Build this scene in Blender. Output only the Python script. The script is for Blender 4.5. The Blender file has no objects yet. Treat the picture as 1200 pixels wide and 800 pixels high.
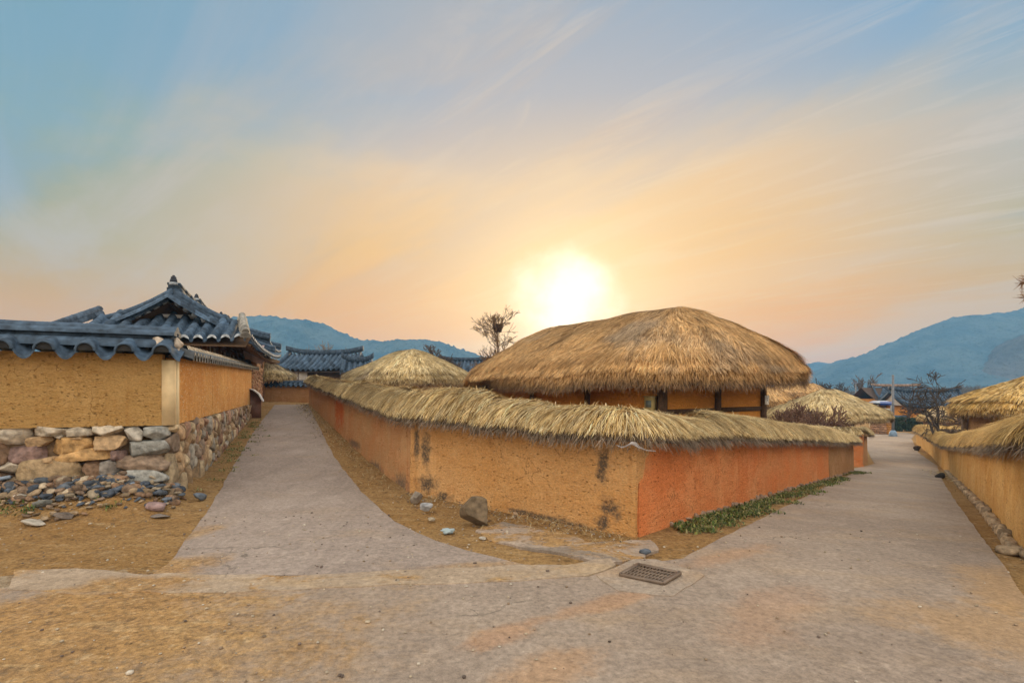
import bpy, bmesh, math, random
import numpy as np
from mathutils import Vector, Matrix, geometry

random.seed(7)
RNG = np.random.default_rng(11)
S = bpy.context.scene
COL = S.collection

# ------------------------------------------------------------------ camera, sky, sun, exposure
CAM_H, F, HOR = 1.6, 600.0, 460.0
cam_d = bpy.data.cameras.new('camera'); cam = bpy.data.objects.new('camera', cam_d); COL.objects.link(cam)
cam.location = (0, 0, CAM_H); cam.rotation_euler = (math.pi / 2, 0, 0)
cam_d.lens = 18; cam_d.sensor_width = 36; cam_d.shift_y = (HOR - 400) / 1200
cam_d.clip_start = 0.05; cam_d.clip_end = 6000
S.camera = cam
S.view_settings.view_transform = 'Standard'; S.view_settings.look = 'None'
S.view_settings.gamma = 1; S.view_settings.exposure = 0.0
S.cycles.use_denoising = True
S.cycles.max_bounces = 6; S.cycles.diffuse_bounces = 3; S.cycles.volume_bounces = 1
S.cycles.transparent_max_bounces = 8

SUN_AZ, SUN_EL = math.radians(5.8), math.radians(10.0)
SUN = Vector((math.sin(SUN_AZ) * math.cos(SUN_EL), math.cos(SUN_AZ) * math.cos(SUN_EL), math.sin(SUN_EL)))


class NT:
    """small helper to write node trees"""
    def __init__(self, tree):
        self.t = tree; tree.nodes.clear()

    def n(self, kind, **kw):
        nd = self.t.nodes.new(kind)
        for k, v in kw.items():
            if k.startswith('i_'):
                key = k[2:]
                nd.inputs[int(key) if key.isdigit() else key].default_value = v
            else:
                setattr(nd, k, v)
        return nd

    def l(self, a, b):
        self.t.links.new(a, b)

    def val(self, sock, x):
        if isinstance(x, bpy.types.NodeSocket):
            self.l(x, sock)
        else:
            sock.default_value = x

    def math(self, op, a, b=0.0, c=None, clamp=False):
        nd = self.t.nodes.new('ShaderNodeMath'); nd.operation = op; nd.use_clamp = clamp
        self.val(nd.inputs[0], a); self.val(nd.inputs[1], b)
        if c is not None: self.val(nd.inputs[2], c)
        return nd.outputs[0]

    def mix(self, f, a, b, mode='MIX'):
        nd = self.t.nodes.new('ShaderNodeMix'); nd.data_type = 'RGBA'; nd.blend_type = mode
        self.val(nd.inputs['Factor'], f)
        for key, x in ((6, a), (7, b)):
            if isinstance(x, bpy.types.NodeSocket): self.l(x, nd.inputs[key])
            else: nd.inputs[key].default_value = (*x[:3], 1)
        return nd.outputs[2]

    def ramp(self, fac, stops, interp='LINEAR'):
        nd = self.t.nodes.new('ShaderNodeValToRGB'); nd.color_ramp.interpolation = interp
        cr = nd.color_ramp
        while len(cr.elements) < len(stops): cr.elements.new(0.5)
        for e, (p, c) in zip(cr.elements, stops):
            e.position = p
            e.color = (*c[:3], 1) if hasattr(c, '__len__') else (c, c, c, 1)
        self.val(nd.inputs[0], fac)
        return nd.outputs[0]

    def mapr(self, v, a, b, c=0.0, d=1.0, smooth=True):
        nd = self.t.nodes.new('ShaderNodeMapRange'); nd.interpolation_type = 'SMOOTHSTEP' if smooth else 'LINEAR'
        self.val(nd.inputs[0], v)
        for i, x in enumerate((a, b, c, d)): nd.inputs[i + 1].default_value = x
        return nd.outputs[0]

    def noise(self, vec, scale, detail=4, rough=0.55, dist=0.0):
        nd = self.t.nodes.new('ShaderNodeTexNoise')
        nd.inputs['Scale'].default_value = scale; nd.inputs['Detail'].default_value = detail
        nd.inputs['Roughness'].default_value = rough; nd.inputs['Distortion'].default_value = dist
        if vec is not None: self.l(vec, nd.inputs['Vector'])
        return nd.outputs[0]

    def mapping(self, vec, scale=(1, 1, 1), rot=(0, 0, 0), loc=(0, 0, 0)):
        nd = self.t.nodes.new('ShaderNodeMapping')
        nd.inputs['Scale'].default_value = scale; nd.inputs['Rotation'].default_value = rot
        nd.inputs['Location'].default_value = loc
        self.l(vec, nd.inputs['Vector'])
        return nd.outputs[0]


def srgb(r, g, b):
    f = lambda c: c / 12.92 if c <= .04045 else ((c + .055) / 1.055) ** 2.4
    return (f(r / 255), f(g / 255), f(b / 255))


W = bpy.data.worlds.new('World'); S.world = W; W.use_nodes = True
t = NT(W.node_tree)
tc = t.n('ShaderNodeTexCoord')
nrm = t.n('ShaderNodeVectorMath', operation='NORMALIZE'); t.l(tc.outputs['Generated'], nrm.inputs[0])
D = nrm.outputs[0]
sep = t.n('ShaderNodeSeparateXYZ'); t.l(D, sep.inputs[0])
dx, dy, dz = sep.outputs
elev = t.math('MULTIPLY', t.math('ARCSINE', dz), 180 / math.pi)
dt = t.n('ShaderNodeVectorMath', operation='DOT_PRODUCT'); t.l(D, dt.inputs[0]); dt.inputs[1].default_value = SUN
ang = t.math('MULTIPLY', t.math('ARCCOSINE', t.math('MINIMUM', dt.outputs['Value'], 1.0)), 180 / math.pi)
# clouds on a high plane
pl = t.n('ShaderNodeCombineXYZ')
zz = t.math('ADD', t.math('MAXIMUM', dz, 0.0), 0.12)
t.l(t.math('DIVIDE', dx, zz), pl.inputs[0]); t.l(t.math('DIVIDE', dy, zz), pl.inputs[1])
fan = t.mapping(pl.outputs[0], (1, 1, 1), (0, 0, math.radians(46)))
cl1 = t.noise(t.mapping(fan, (0.40, 1.5, 1), loc=(3.1, 1.7, 0)), 1.0, 9, 0.60, 1.1)
cl2 = t.noise(t.mapping(fan, (0.5, 1.0, 1), loc=(7.3, 4.1, 0)), 0.8, 7, 0.55, 0.6)
cl3 = t.noise(t.mapping(fan, (0.55, 3.2, 1), (0, 0, .12), (1.3, 8.1, 0)), 1.5, 9, 0.66, 1.3)
# clear sky, by height
warm = t.ramp(t.math('DIVIDE', elev, 60.0), [
    (0.0, srgb(255, 160, 16)), (0.13, srgb(255, 172, 40)), (0.25, srgb(252, 193, 98)), (0.38, srgb(240, 206, 162)),
    (0.50, srgb(170, 182, 194)), (0.66, srgb(148, 174, 196)), (1.0, srgb(120, 158, 196))])
cool = t.ramp(t.math('DIVIDE', elev, 60.0), [
    (0.0, srgb(248, 162, 34)), (0.12, srgb(228, 166, 62)), (0.22, srgb(184, 170, 112)), (0.36, srgb(150, 174, 170)),
    (0.50, srgb(132, 168, 182)), (0.75, srgb(128, 166, 184)), (1.0, srgb(124, 162, 186))])
cool = t.mix(1.0, cool, t.ramp(t.mapr(dx, -.6, .6, 0, 1, False), [(0, (1.0, .96, .84)), (.5, (1, 1, 1)), (1, (.92, 1.0, 1.22))]), 'MULTIPLY')
side = t.mapr(ang, 20.0, 46.0)
sky = t.mix(side, warm, cool)
# thin cloud veil, cream near the sun and lilac grey far from it
veil = t.math('MULTIPLY', t.mapr(cl1, 0.42, 0.62), t.mapr(elev, 3.0, 16.0))
veil_c = t.ramp(t.math('DIVIDE', ang, 60.0), [(0.0, srgb(255, 198, 108)), (0.3, srgb(252, 200, 130)), (0.55, srgb(214, 192, 166)), (0.8, srgb(196, 190, 188)), (1.0, srgb(168, 186, 196))])
sky = t.mix(t.math('MULTIPLY', veil, 0.5), sky, veil_c)
sky = t.mix(t.math('MULTIPLY', t.mapr(cl2, 0.45, 0.62), 0.45), sky, veil_c)
blue = t.ramp(t.math('DIVIDE', ang, 60.0), [(0.0, srgb(240, 190, 130)), (0.35, srgb(196, 184, 180)), (0.6, srgb(136, 170, 200)), (1.0, srgb(106, 165, 200))])
sky = t.mix(t.math('MULTIPLY', t.math('MULTIPLY', t.mapr(cl2, 0.54, 0.40), t.mapr(elev, 6.0, 20.0)), 0.55), sky, blue)
sky = t.mix(t.math('MULTIPLY', t.math('MULTIPLY', t.mapr(cl3, 0.50, 0.64), t.math('MULTIPLY', t.mapr(elev, 4.0, 14.0), t.mapr(dx, -.45, .15, .10, 1.0))), 0.20), sky, t.mix(t.mapr(ang, 10, 50), (1.0, .74, .44), (.80, .72, .68)))
# glow round the sun, seen through thin cloud
glow = t.math('POWER', 2.718, t.math('MULTIPLY', t.math('POWER', t.math('DIVIDE', ang, 11.0), 2.0), -1.0))
sky = t.mix(t.math('MULTIPLY', glow, 0.6), sky, (1.05, 0.76, 0.36))
cang = t.math('ADD', ang, t.math('MULTIPLY', t.math('SUBTRACT', t.noise(D, 9.0, 4, .5), 0.5), 8.0))
core = t.mapr(cang, 7.2, .8)
sky = t.mix(core, sky, (1.5, 1.38, 1.15))
# the air low down is a little thicker
nish = t.n('ShaderNodeTexSky'); nish.sky_type = 'NISHITA'; nish.sun_disc = False
nish.sun_elevation = SUN_EL; nish.sun_rotation = SUN_AZ; nish.dust_density = 3.0; nish.altitude = 100
t.l(D, nish.inputs[0]) if nish.inputs else None
SKY_STR = 0.12
sc = t.n('ShaderNodeVectorMath', operation='SCALE'); t.l(sky, sc.inputs[0]); sc.inputs['Scale'].default_value = 1 / SKY_STR
tot = t.mix(0.07, sc.outputs[0], nish.outputs[0])
# added fill light: sky brightened behind, beside and above the camera for facing walls
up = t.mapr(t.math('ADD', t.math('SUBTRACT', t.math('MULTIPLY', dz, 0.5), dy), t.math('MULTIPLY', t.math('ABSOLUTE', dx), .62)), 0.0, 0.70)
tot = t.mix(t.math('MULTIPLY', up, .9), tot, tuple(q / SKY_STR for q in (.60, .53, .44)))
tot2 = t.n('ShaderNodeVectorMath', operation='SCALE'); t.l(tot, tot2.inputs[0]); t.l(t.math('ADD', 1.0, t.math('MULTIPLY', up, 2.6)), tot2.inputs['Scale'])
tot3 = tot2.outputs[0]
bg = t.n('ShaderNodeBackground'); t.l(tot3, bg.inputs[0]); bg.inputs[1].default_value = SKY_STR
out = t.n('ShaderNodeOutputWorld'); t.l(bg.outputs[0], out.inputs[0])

sun_d = bpy.data.lights.new('sun', 'SUN'); sun = bpy.data.objects.new('sun', sun_d); COL.objects.link(sun)
sun_d.energy = 3.0; sun_d.angle = math.radians(11); sun_d.color = (1.0, 0.72, 0.42)
sun.rotation_euler = SUN.to_track_quat('Z', 'Y').to_euler(); sun.location = (10, 60, 40)


# ------------------------------------------------------------------ numeric helpers
def softplus(x, w):
    return w * np.logaddexp(0, np.asarray(x, float) / w)


def sstep(a, b, x):
    u = np.clip((np.asarray(x, float) - a) / (b - a), 0, 1)
    return u * u * (3 - 2 * u)


def g(x, y):
    """ground height: the left lane climbs, the right road drops"""
    x = np.asarray(x, float); y = np.asarray(y, float)
    q = x / np.maximum(y, 3.0)
    sl = -.39 * x + .92 * y
    sr = .665 * x + .747 * y
    a = .066 * softplus(sl - 9.5, 1.5); a = a - softplus(a - 1.3, .1)
    b = .075 * softplus(sr - 5.13, 1.0); b = b - softplus(b - 2.0, .15)
    return a * (1 - sstep(-.25, .15, q)) - b * sstep(.0, .45, q)


def gz(x, y):
    return float(g(x, y))


def Wp(px, py, d):
    return Vector(((px - 600) / F * d, d, CAM_H - (py - HOR) / F * d))


def G(px, py):
    """where the sight line through this point of the photograph meets the ground"""
    a, b = (px - 600) / F, (py - HOR) / F
    ds = np.concatenate([np.arange(1, 60, .02), np.arange(60, 300, .5)])
    z = CAM_H - b * ds - g(a * ds, ds)
    k = np.argmax(z < 0)
    if not (z < 0).any(): k = len(ds) - 1
    d = ds[k]
    return Vector((a * d, d, gz(a * d, d)))


def vnoise(P, scale=1.0, seed=0):
    P = np.asarray(P, float).reshape(-1, 3) * scale + seed * 17.31
    i = np.floor(P).astype(np.int64); f = P - i
    u = f * f * (3 - 2 * f)
    def h(o):
        q = i + o
        n = (q[:, 0] * 374761393 + q[:, 1] * 668265263 + q[:, 2] * 2147483647 + seed * 1013) & 0xffffffff
        n = ((n ^ (n >> 13)) * 1274126177) & 0xffffffff
        n = n ^ (n >> 16)
        return (n & 0xffff) / 32767.5 - 1
    r = 0
    for a in (0, 1):
        for b in (0, 1):
            for c in (0, 1):
                w = (u[:, 0] if a else 1 - u[:, 0]) * (u[:, 1] if b else 1 - u[:, 1]) * (u[:, 2] if c else 1 - u[:, 2])
                r = r + w * h(np.array([a, b, c]))
    return r


def fbm(P, scale=1.0, oct=3, seed=0):
    r = 0; a = 1; s = 0
    for k in range(oct):
        r = r + a * vnoise(P, scale * 2 ** k, seed + k); s += a; a *= .5
    return r / s


# ------------------------------------------------------------------ mesh helpers
class MB:
    def __init__(self):
        self.v = []; self.f4 = []; self.f3 = []; self.fn = []; self.c = []; self.n = 0

    def add(self, V, quads=None, tris=None, ngons=None, col=(1, 1, 1)):
        V = np.asarray(V, float).reshape(-1, 3)
        col = np.asarray(col, float)
        if col.ndim == 1: col = np.tile(col[:3], (len(V), 1))
        self.v.append(V); self.c.append(col)
        if quads is not None and len(quads): self.f4.append(np.asarray(quads, np.int64) + self.n)
        if tris is not None and len(tris): self.f3.append(np.asarray(tris, np.int64) + self.n)
        if ngons is not None:
            for q in ngons: self.fn.append([int(i) + self.n for i in q])
        self.n += len(V)
        return self

    def box(self, c, ax, ay, az, col=(1, 1, 1)):
        """box about a centre with three half-extent vectors"""
        c, ax, ay, az = (np.asarray(q, float) for q in (c, ax, ay, az))
        V = [c + sx * ax + sy * ay + sz * az for sz in (-1, 1) for sy in (-1, 1) for sx in (-1, 1)]
        self.add(V, [(0, 2, 3, 1), (4, 5, 7, 6), (0, 1, 5, 4), (2, 6, 7, 3), (0, 4, 6, 2), (1, 3, 7, 5)], col=col)
        return self

    def grid(self, P, col=(1, 1, 1), flip=False):
        P = np.asarray(P, float); a, b = P.shape[:2]
        i = np.arange(a - 1)[:, None] * b + np.arange(b - 1)[None]
        q = np.stack([i, i + 1, i + b + 1, i + b], -1).reshape(-1, 4)
        if flip: q = q[:, ::-1]
        col = np.asarray(col, float)
        if col.ndim == 3: col = col.reshape(-1, 3)
        self.add(P.reshape(-1, 3), q, col=col)
        return self

    def tube(self, pts, rad, n=6, col=(1, 1, 1), cap=True):
        pts = [Vector(p) for p in pts]
        if not hasattr(rad, '__len__'): rad = [rad] * len(pts)
        V = []; up = Vector((0, 0, 1))
        for i, p in enumerate(pts):
            d = (pts[min(i + 1, len(pts) - 1)] - pts[max(i - 1, 0)])
            d = d.normalized() if d.length > 1e-9 else Vector((0, 0, 1))
            ref = up if abs(d.z) < .95 else Vector((1, 0, 0))
            s = d.cross(ref).normalized(); w = s.cross(d)
            for k in range(n):
                a = 2 * math.pi * k / n
                V.append(p + (s * math.cos(a) + w * math.sin(a)) * rad[i])
        Q = []
        for i in range(len(pts) - 1):
            for k in range(n):
                Q.append((i * n + k, i * n + (k + 1) % n, (i + 1) * n + (k + 1) % n, (i + 1) * n + k))
        ng = [list(range(n))[::-1], [(len(pts) - 1) * n + k for k in range(n)]] if cap else None
        self.add(np.array([tuple(q) for q in V]), Q, ngons=ng, col=col)
        return self

    def build(self, name, mat, parent=None, smooth=False, origin=None):
        V = np.concatenate(self.v); C = np.concatenate(self.c)
        loc = np.zeros(3)
        if parent is None:
            loc = np.array([V[:, 0].mean(), V[:, 1].mean(), V[:, 2].min()]) if origin is None else np.asarray(origin, float)
            V = V - loc
        me = bpy.data.meshes.new(name)
        f4 = np.concatenate(self.f4) if self.f4 else np.zeros((0, 4), np.int64)
        f3 = np.concatenate(self.f3) if self.f3 else np.zeros((0, 3), np.int64)
        loops = np.concatenate([f4.ravel(), f3.ravel()] + [np.array(q) for q in self.fn]).astype(np.int32)
        tot = np.concatenate([np.full(len(f4), 4), np.full(len(f3), 3), np.array([len(q) for q in self.fn], int)]).astype(np.int32)
        start = np.concatenate([[0], np.cumsum(tot)[:-1]]).astype(np.int32)
        me.vertices.add(len(V)); me.vertices.foreach_set('co', V.astype(np.float32).ravel())
        me.loops.add(len(loops)); me.loops.foreach_set('vertex_index', loops)
        me.polygons.add(len(tot)); me.polygons.foreach_set('loop_start', start)
        me.update(calc_edges=True); me.validate()
        at = me.attributes.new('col', 'FLOAT_COLOR', 'POINT')
        if len(me.vertices) == len(C):
            at.data.foreach_set('color', np.concatenate([C, np.ones((len(C), 1))], 1).astype(np.float32).ravel())
        if smooth: me.polygons.foreach_set('use_smooth', np.ones(len(me.polygons), bool))
        me.materials.append(mat)
        o = bpy.data.objects.new(name, me); COL.objects.link(o)
        if parent is not None:
            o.parent = parent
            m = Matrix.Identity(4); q = parent
            while q is not None:
                m = Matrix.Translation(q.location) @ (q.matrix_parent_inverse @ m) if q.parent is not None else Matrix.Translation(q.location) @ m
                q = q.parent
            o.matrix_parent_inverse = m.inverted()
        else:
            o.location = loc
        return o


def tag(o, label=None, cat=None, group=None, kind=None):
    if label: o['label'] = label
    if cat: o['category'] = cat
    if group: o['group'] = group
    if kind: o['kind'] = kind
    return o


def thing(name, loc, label, cat, group=None):
    o = bpy.data.objects.new(name, None); COL.objects.link(o)
    o.location = loc; o.empty_display_size = .3
    return tag(o, label, cat, group, 'thing')


def nv(v):
    v = np.asarray(v, float)
    return v / (np.linalg.norm(v, axis=-1, keepdims=True) + 1e-12)


def blades(mb, P, Dr, N, L, Wd, sag=.0, lift=.03, col=None):
    """many straws: roots P, directions Dr, surface normals N, lengths L, widths Wd"""
    n = len(P); L = L[:, None]; Wd = np.asarray(Wd)[:, None]
    Sd = nv(np.cross(Dr, N))
    down = np.array([0, 0, -1.0])
    st = []
    for s, w in ((0, 1), (.55, .85), (1, .3)):
        c = P + Dr * L * s + N * lift * math.sin(s * 2.4) + down * (sag * s * s) * L
        st += [c - Sd * Wd * w * .5, c + Sd * Wd * w * .5]
    V = np.stack(st, 1).reshape(-1, 3)
    b = np.arange(n)[:, None] * 6
    Q = np.concatenate([b + np.array([[0, 1, 3, 2]]), b + np.array([[2, 3, 5, 4]])])
    C = np.repeat(col, 6, axis=0)
    mb.add(V, Q, col=C)


_ico = None
def ico(sub=2):
    global _ico
    if _ico is None: _ico = {}
    if sub not in _ico:
        bm = bmesh.new(); bmesh.ops.create_icosphere(bm, subdivisions=sub, radius=1)
        V = np.array([v.co[:] for v in bm.verts]); Fc = np.array([[v.index for v in f.verts] for f in bm.faces]); bm.free()
        _ico[sub] = (V, Fc)
    return _ico[sub]


def rock(mb, c, ax, ay, az, col, sub=3, seed=0, planes=9, box=.0, rough=.03, cut=(.50, .86)):
    """a stone about c with half extents ax ay az: a ball cut by random planes, roughened"""
    r = np.random.default_rng(seed)
    V, Fc = ico(sub); V = V.copy()
    if box > 0:
        m = np.max(np.abs(V), axis=1, keepdims=True)
        V = V * (1 - box) + (V / m) * box
    for k in range(planes):
        nn = nv(r.normal(size=3)); ct = r.uniform(*cut)
        d = V @ nn - ct
        V = V - np.maximum(d, 0)[:, None] * nn
    V = V * (1 + rough * fbm(V, 2.5, 3, seed % 97))[:, None]
    M = np.stack([np.asarray(ax, float), np.asarray(ay, float), np.asarray(az, float)])
    P = V @ M + np.asarray(c, float)
    tint = 1 + .18 * fbm(V, 1.6, 3, seed % 89 + 3)
    mb.add(P, tris=Fc, col=np.asarray(col)[None] * tint[:, None])


# ------------------------------------------------------------------ materials
def mat(name, rough=.9, spec=.2):
    m = bpy.data.materials.new(name); m.use_nodes = True
    t = NT(m.node_tree)
    b = t.n('ShaderNodeBsdfPrincipled'); o = t.n('ShaderNodeOutputMaterial')
    b.inputs['Roughness'].default_value = rough
    b.inputs['Specular IOR Level'].default_value = spec
    t.l(b.outputs[0], o.inputs[0])
    pos = t.n('ShaderNodeNewGeometry').outputs['Position']
    return m, t, b, pos


def bump(t, b, h, dist=.02, strength=.6):
    n = t.n('ShaderNodeBump'); n.inputs['Strength'].default_value = strength; n.inputs['Distance'].default_value = dist
    t.l(h, n.inputs['Height']); t.l(n.outputs[0], b.inputs['Normal'])


def attr_mat(name, rough=.85, spec=.2, nscale=14, namt=.35, bscale=40, bdist=.008, translucent=0.0):
    m, t, b, pos = mat(name, rough, spec)
    a = t.n('ShaderNodeAttribute'); a.attribute_name = 'col'
    n = t.noise(pos, nscale, 5)
    k = t.mapr(n, .3, .7, 1 - namt, 1 + namt * .6, False)
    sc = t.n('ShaderNodeVectorMath', operation='SCALE'); t.l(a.outputs['Color'], sc.inputs[0]); t.l(k, sc.inputs['Scale'])
    t.l(sc.outputs[0], b.inputs['Base Color'])
    if bdist: bump(t, b, t.noise(pos, bscale, 5, .65), bdist, .7)
    if translucent:
        tr = t.n('ShaderNodeBsdfTranslucent'); t.l(sc.outputs[0], tr.inputs[0])
        ms = t.n('ShaderNodeMixShader'); ms.inputs[0].default_value = translucent
        t.l(b.outputs[0], ms.inputs[1]); t.l(tr.outputs[0], ms.inputs[2])
        t.l(ms.outputs[0], t.t.nodes['Material Output'].inputs[0])
    return m


def clay_mat(name, c1, c2, dark, stain=0.0, base_z=None, speck=.5, streak=1.0, pit_k=1.0, fleck=(60, 60, 130)):
    """mud plaster: two clay tones, straw flecks, pits, dark lichen stains of their own shape"""
    m, t, b, pos = mat(name, .95, .1)
    big = t.noise(pos, 1.3, 5, .6)
    mid = t.noise(t.mapping(pos, (5, 5, 14)), 1.0, 5, .65)
    fine = t.noise(t.mapping(pos, (1, 1, 1.6)), 38, 5, .7)
    c = t.mix(t.mapr(big, .35, .68), c1, c2)
    c = t.mix(t.math('MULTIPLY', t.mapr(mid, .45, .75), .35 * streak), c, dark)
    pit = t.mapr(fine, .60, .70)
    fm = t.n('ShaderNodeVectorMath', operation='SCALE'); t.l(c, fm.inputs[0]); t.l(t.mapr(fine, .32, .68, .70, 1.24, False), fm.inputs['Scale']); c = fm.outputs[0]
    pv_ = t.n('ShaderNodeTexVoronoi'); pv_.inputs['Scale'].default_value = 1.0; wv_ = t.n('ShaderNodeVectorMath', operation='ADD'); nz_ = t.n('ShaderNodeTexNoise'); nz_.inputs['Scale'].default_value = 1.3; t.l(t.mapping(pos, (20, 20, 42), (.1, .05, .2)), wv_.inputs[0]); t.l(wv_.inputs[0].links[0].from_socket, nz_.inputs['Vector']); t.l(nz_.outputs['Color'], wv_.inputs[1]); t.l(wv_.outputs[0], pv_.inputs['Vector'])
    sepc = t.n('ShaderNodeSeparateColor'); t.l(pv_.outputs['Color'], sepc.inputs[0])
    pits = t.math('MULTIPLY', t.mapr(pv_.outputs['Distance'], .40, .10), t.mapr(sepc.outputs[0], .60, 1.0, 0.0, 1.0, False))
    c = t.mix(t.math('MULTIPLY', pits, .7 * pit_k), c, tuple(q * .42 for q in dark))
    c = t.mix(t.math('MULTIPLY', pit, .5), c, tuple(q * .45 for q in dark))
    fl = t.noise(t.mapping(pos, fleck, (.3, .2, .5)), 1.0, 2, .5)
    c = t.mix(t.math('MULTIPLY', t.mapr(fl, .60, .68), speck), c, (.62, .5, .3))
    bl_ = t.noise(pos, .8, 7, .7, .5)
    c = t.mix(t.math('MULTIPLY', t.mapr(bl_, .52, .62), .35), c, tuple(min(.8, q * 1.25 + .03) for q in c2))
    st_ = t.noise(t.mapping(pos, (7, 7, .7)), 1.0, 5, .6)
    c = t.mix(t.math('MULTIPLY', t.mapr(st_, .55, .68), .30 * streak), c, dark)
    wv2 = t.n('ShaderNodeVectorMath', operation='ADD'); nz2 = t.n('ShaderNodeTexNoise'); nz2.inputs['Scale'].default_value = 2.2; nz2.inputs['Detail'].default_value = 5; t.l(pos, nz2.inputs['Vector']); t.l(pos, wv2.inputs[0]); t.l(nz2.outputs['Color'], wv2.inputs[1])
    ck = t.n('ShaderNodeTexVoronoi', feature='DISTANCE_TO_EDGE'); ck.inputs['Scale'].default_value = 1.7; t.l(wv2.outputs[0], ck.inputs['Vector'])
    crk = t.math('MULTIPLY', t.mapr(ck.outputs[0], .012, .003), t.mapr(bl_, .5, .56))
    c = t.mix(t.math('MULTIPLY', crk, .6 * streak), c, tuple(q * .4 for q in dark))
    if stain > 0:
        sp = t.n('ShaderNodeSeparateXYZ'); t.l(pos, sp.inputs[0])
        st = t.noise(t.mapping(pos, (1.5, 1.5, 1.1)), 1.2, 6, .62, .3)
        c = t.mix(t.math('MULTIPLY', t.mapr(st, .60, .72), stain), c, (.07, .062, .05))
    t.l(c, b.inputs['Base Color'])
    h = t.math('ADD', t.math('MULTIPLY', fine, .6), t.math('MULTIPLY', mid, .8))
    h = t.math('SUBTRACT', h, t.math('MULTIPLY', pits, .9))
    bump(t, b, h, .045, 1.0)
    return m


M = {}
M['straw'] = attr_mat('straw', .85, .1, 9, .30, 60, 0, translucent=.08)
M['thatch_core'] = attr_mat('thatch_core', .95, .05, 6, .4, 60, .02)
M['stone'] = attr_mat('stone', .9, .15, 13, .5, 30, .03)
M['tile'] = attr_mat('roof_tile', .7, .25, 10, .6, 26, .010)
M['plain'] = attr_mat('painted', .75, .25, 5, .2, 50, .003)
M['wood'] = attr_mat('old_wood', .85, .15, 20, .35, 60, .004)
M['bark'] = attr_mat('bark', .95, .1, 12, .3, 40, .01)
M['leaf'] = attr_mat('leaf', .6, .3, 9, .3, 60, 0, translucent=.2)
M['metal'] = attr_mat('metal', .5, .5, 8, .3, 40, .002)
M['clay_front'] = clay_mat('ochre_mud_plaster', (.60, .31, .11), (.64, .36, .15), (.46, .20, .06), 0.0)
M['clay_pink'] = clay_mat('pinkish_mud_plaster', (.54, .26, .11), (.52, .30, .14), (.46, .15, .05), 0.18)
M['clay_red'] = clay_mat('red_mud_plaster', (.70, .225, .075), (.68, .28, .11), (.46, .13, .04), 0.0, speck=.25)
M['clay_red2'] = clay_mat('weathered_red_mud_plaster', (.72, .24, .08), (.68, .28, .11), (.48, .14, .04), 0.0, speck=.25)
M['clay_brown'] = clay_mat('brown_mud_plaster', (.42, .21, .09), (.46, .26, .12), (.30, .13, .05), 0.0)
M['clay_yellow'] = clay_mat('yellow_mud_plaster', (.60, .335, .10), (.66, .42, .17), (.40, .17, .045), 0.0, streak=1.4)
M['clay_left'] = clay_mat('sandy_plaster', (.43, .255, .09), (.47, .29, .11), (.36, .17, .045), 0.0, speck=.15, pit_k=.75)
M['clay_side'] = clay_mat('orange_straw_plaster', (.58, .26, .07), (.64, .34, .11), (.38, .13, .03), 0.0, speck=1.0, fleck=(22, 22, 34))
M['house_clay'] = clay_mat('smooth_orange_clay', (.72, .30, .06), (.66, .27, .06), (.52, .19, .04), 0.0, speck=.1, streak=.4, pit_k=.15)
M['white_clay'] = clay_mat('white_lime_plaster', (.76, .70, .62), (.70, .64, .55), (.45, .38, .30), 0.0, speck=.1, pit_k=.2)


def stain_dots(m, dots, col=(.075, .065, .055)):
    """dark lichen patches at given places on the wall (centre, radii)"""
    t = NT.__new__(NT); t.t = m.node_tree
    b = [n for n in t.t.nodes if n.type == 'BSDF_PRINCIPLED'][0]
    src = b.inputs['Base Color'].links[0].from_socket
    pos = t.n('ShaderNodeNewGeometry').outputs['Position']
    nz = t.noise(pos, 7.0, 6, .7)
    tot = None
    for (c, r) in dots:
        mp = t.n('ShaderNodeMapping'); mp.vector_type = 'TEXTURE'
        mp.inputs['Location'].default_value = c; mp.inputs['Scale'].default_value = r
        t.l(pos, mp.inputs['Vector'])
        ln = t.n('ShaderNodeVectorMath', operation='LENGTH'); t.l(mp.outputs[0], ln.inputs[0])
        d = t.math('ADD', ln.outputs['Value'], t.math('MULTIPLY', t.math('SUBTRACT', nz, .5), 2.6))
        k = t.mapr(d, 1.35, .35)
        tot = k if tot is None else t.math('MAXIMUM', tot, k)
    c = t.mix(t.math('MULTIPLY', t.math('MULTIPLY', tot, t.mapr(t.noise(pos, 30, 4, .7), .35, .55, .45, 1.0)), .9), src, col)
    t.l(c, b.inputs['Base Color'])


# ground: trodden sandy earth
def earth_colour(t, pos):
    big = t.noise(pos, .35, 5, .6); mid = t.noise(pos, 2.3, 6, .65); fine = t.noise(pos, 26, 5, .7)
    streak = t.noise(t.mapping(pos, (1.2, 4.5, 1), (0, 0, .5)), 1.6, 6, .65, .5)
    c = t.mix(t.mapr(big, .35, .65), (.37, .21, .08), (.43, .265, .115))
    c = t.mix(t.math('MULTIPLY', t.mapr(mid, .46, .72), .6), c, (.27, .16, .075))
    c = t.mix(t.math('MULTIPLY', t.mapr(streak, .52, .66), .5), c, (.50, .34, .17))
    c = t.mix(t.math('MULTIPLY', t.mapr(fine, .58, .68), .5), c, (.20, .12, .06))
    c = t.mix(t.math('MULTIPLY', t.mapr(fine, .40, .30), .45), c, (.56, .46, .32))
    cl_ = t.noise(pos, 8, 6, .72)
    c = t.mix(t.math('MULTIPLY', t.mapr(cl_, .55, .63), .65), c, (.17, .10, .05))
    c = t.mix(t.math('MULTIPLY', t.mapr(cl_, .44, .36), .45), c, (.55, .40, .23))
    fm = t.n('ShaderNodeVectorMath', operation='SCALE'); t.l(c, fm.inputs[0]); t.l(t.mapr(fine, .34, .66, .60, 1.32, False), fm.inputs['Scale'])
    return fm.outputs[0], t.math('ADD', t.math('MULTIPLY', mid, 1.4), fine)


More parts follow.
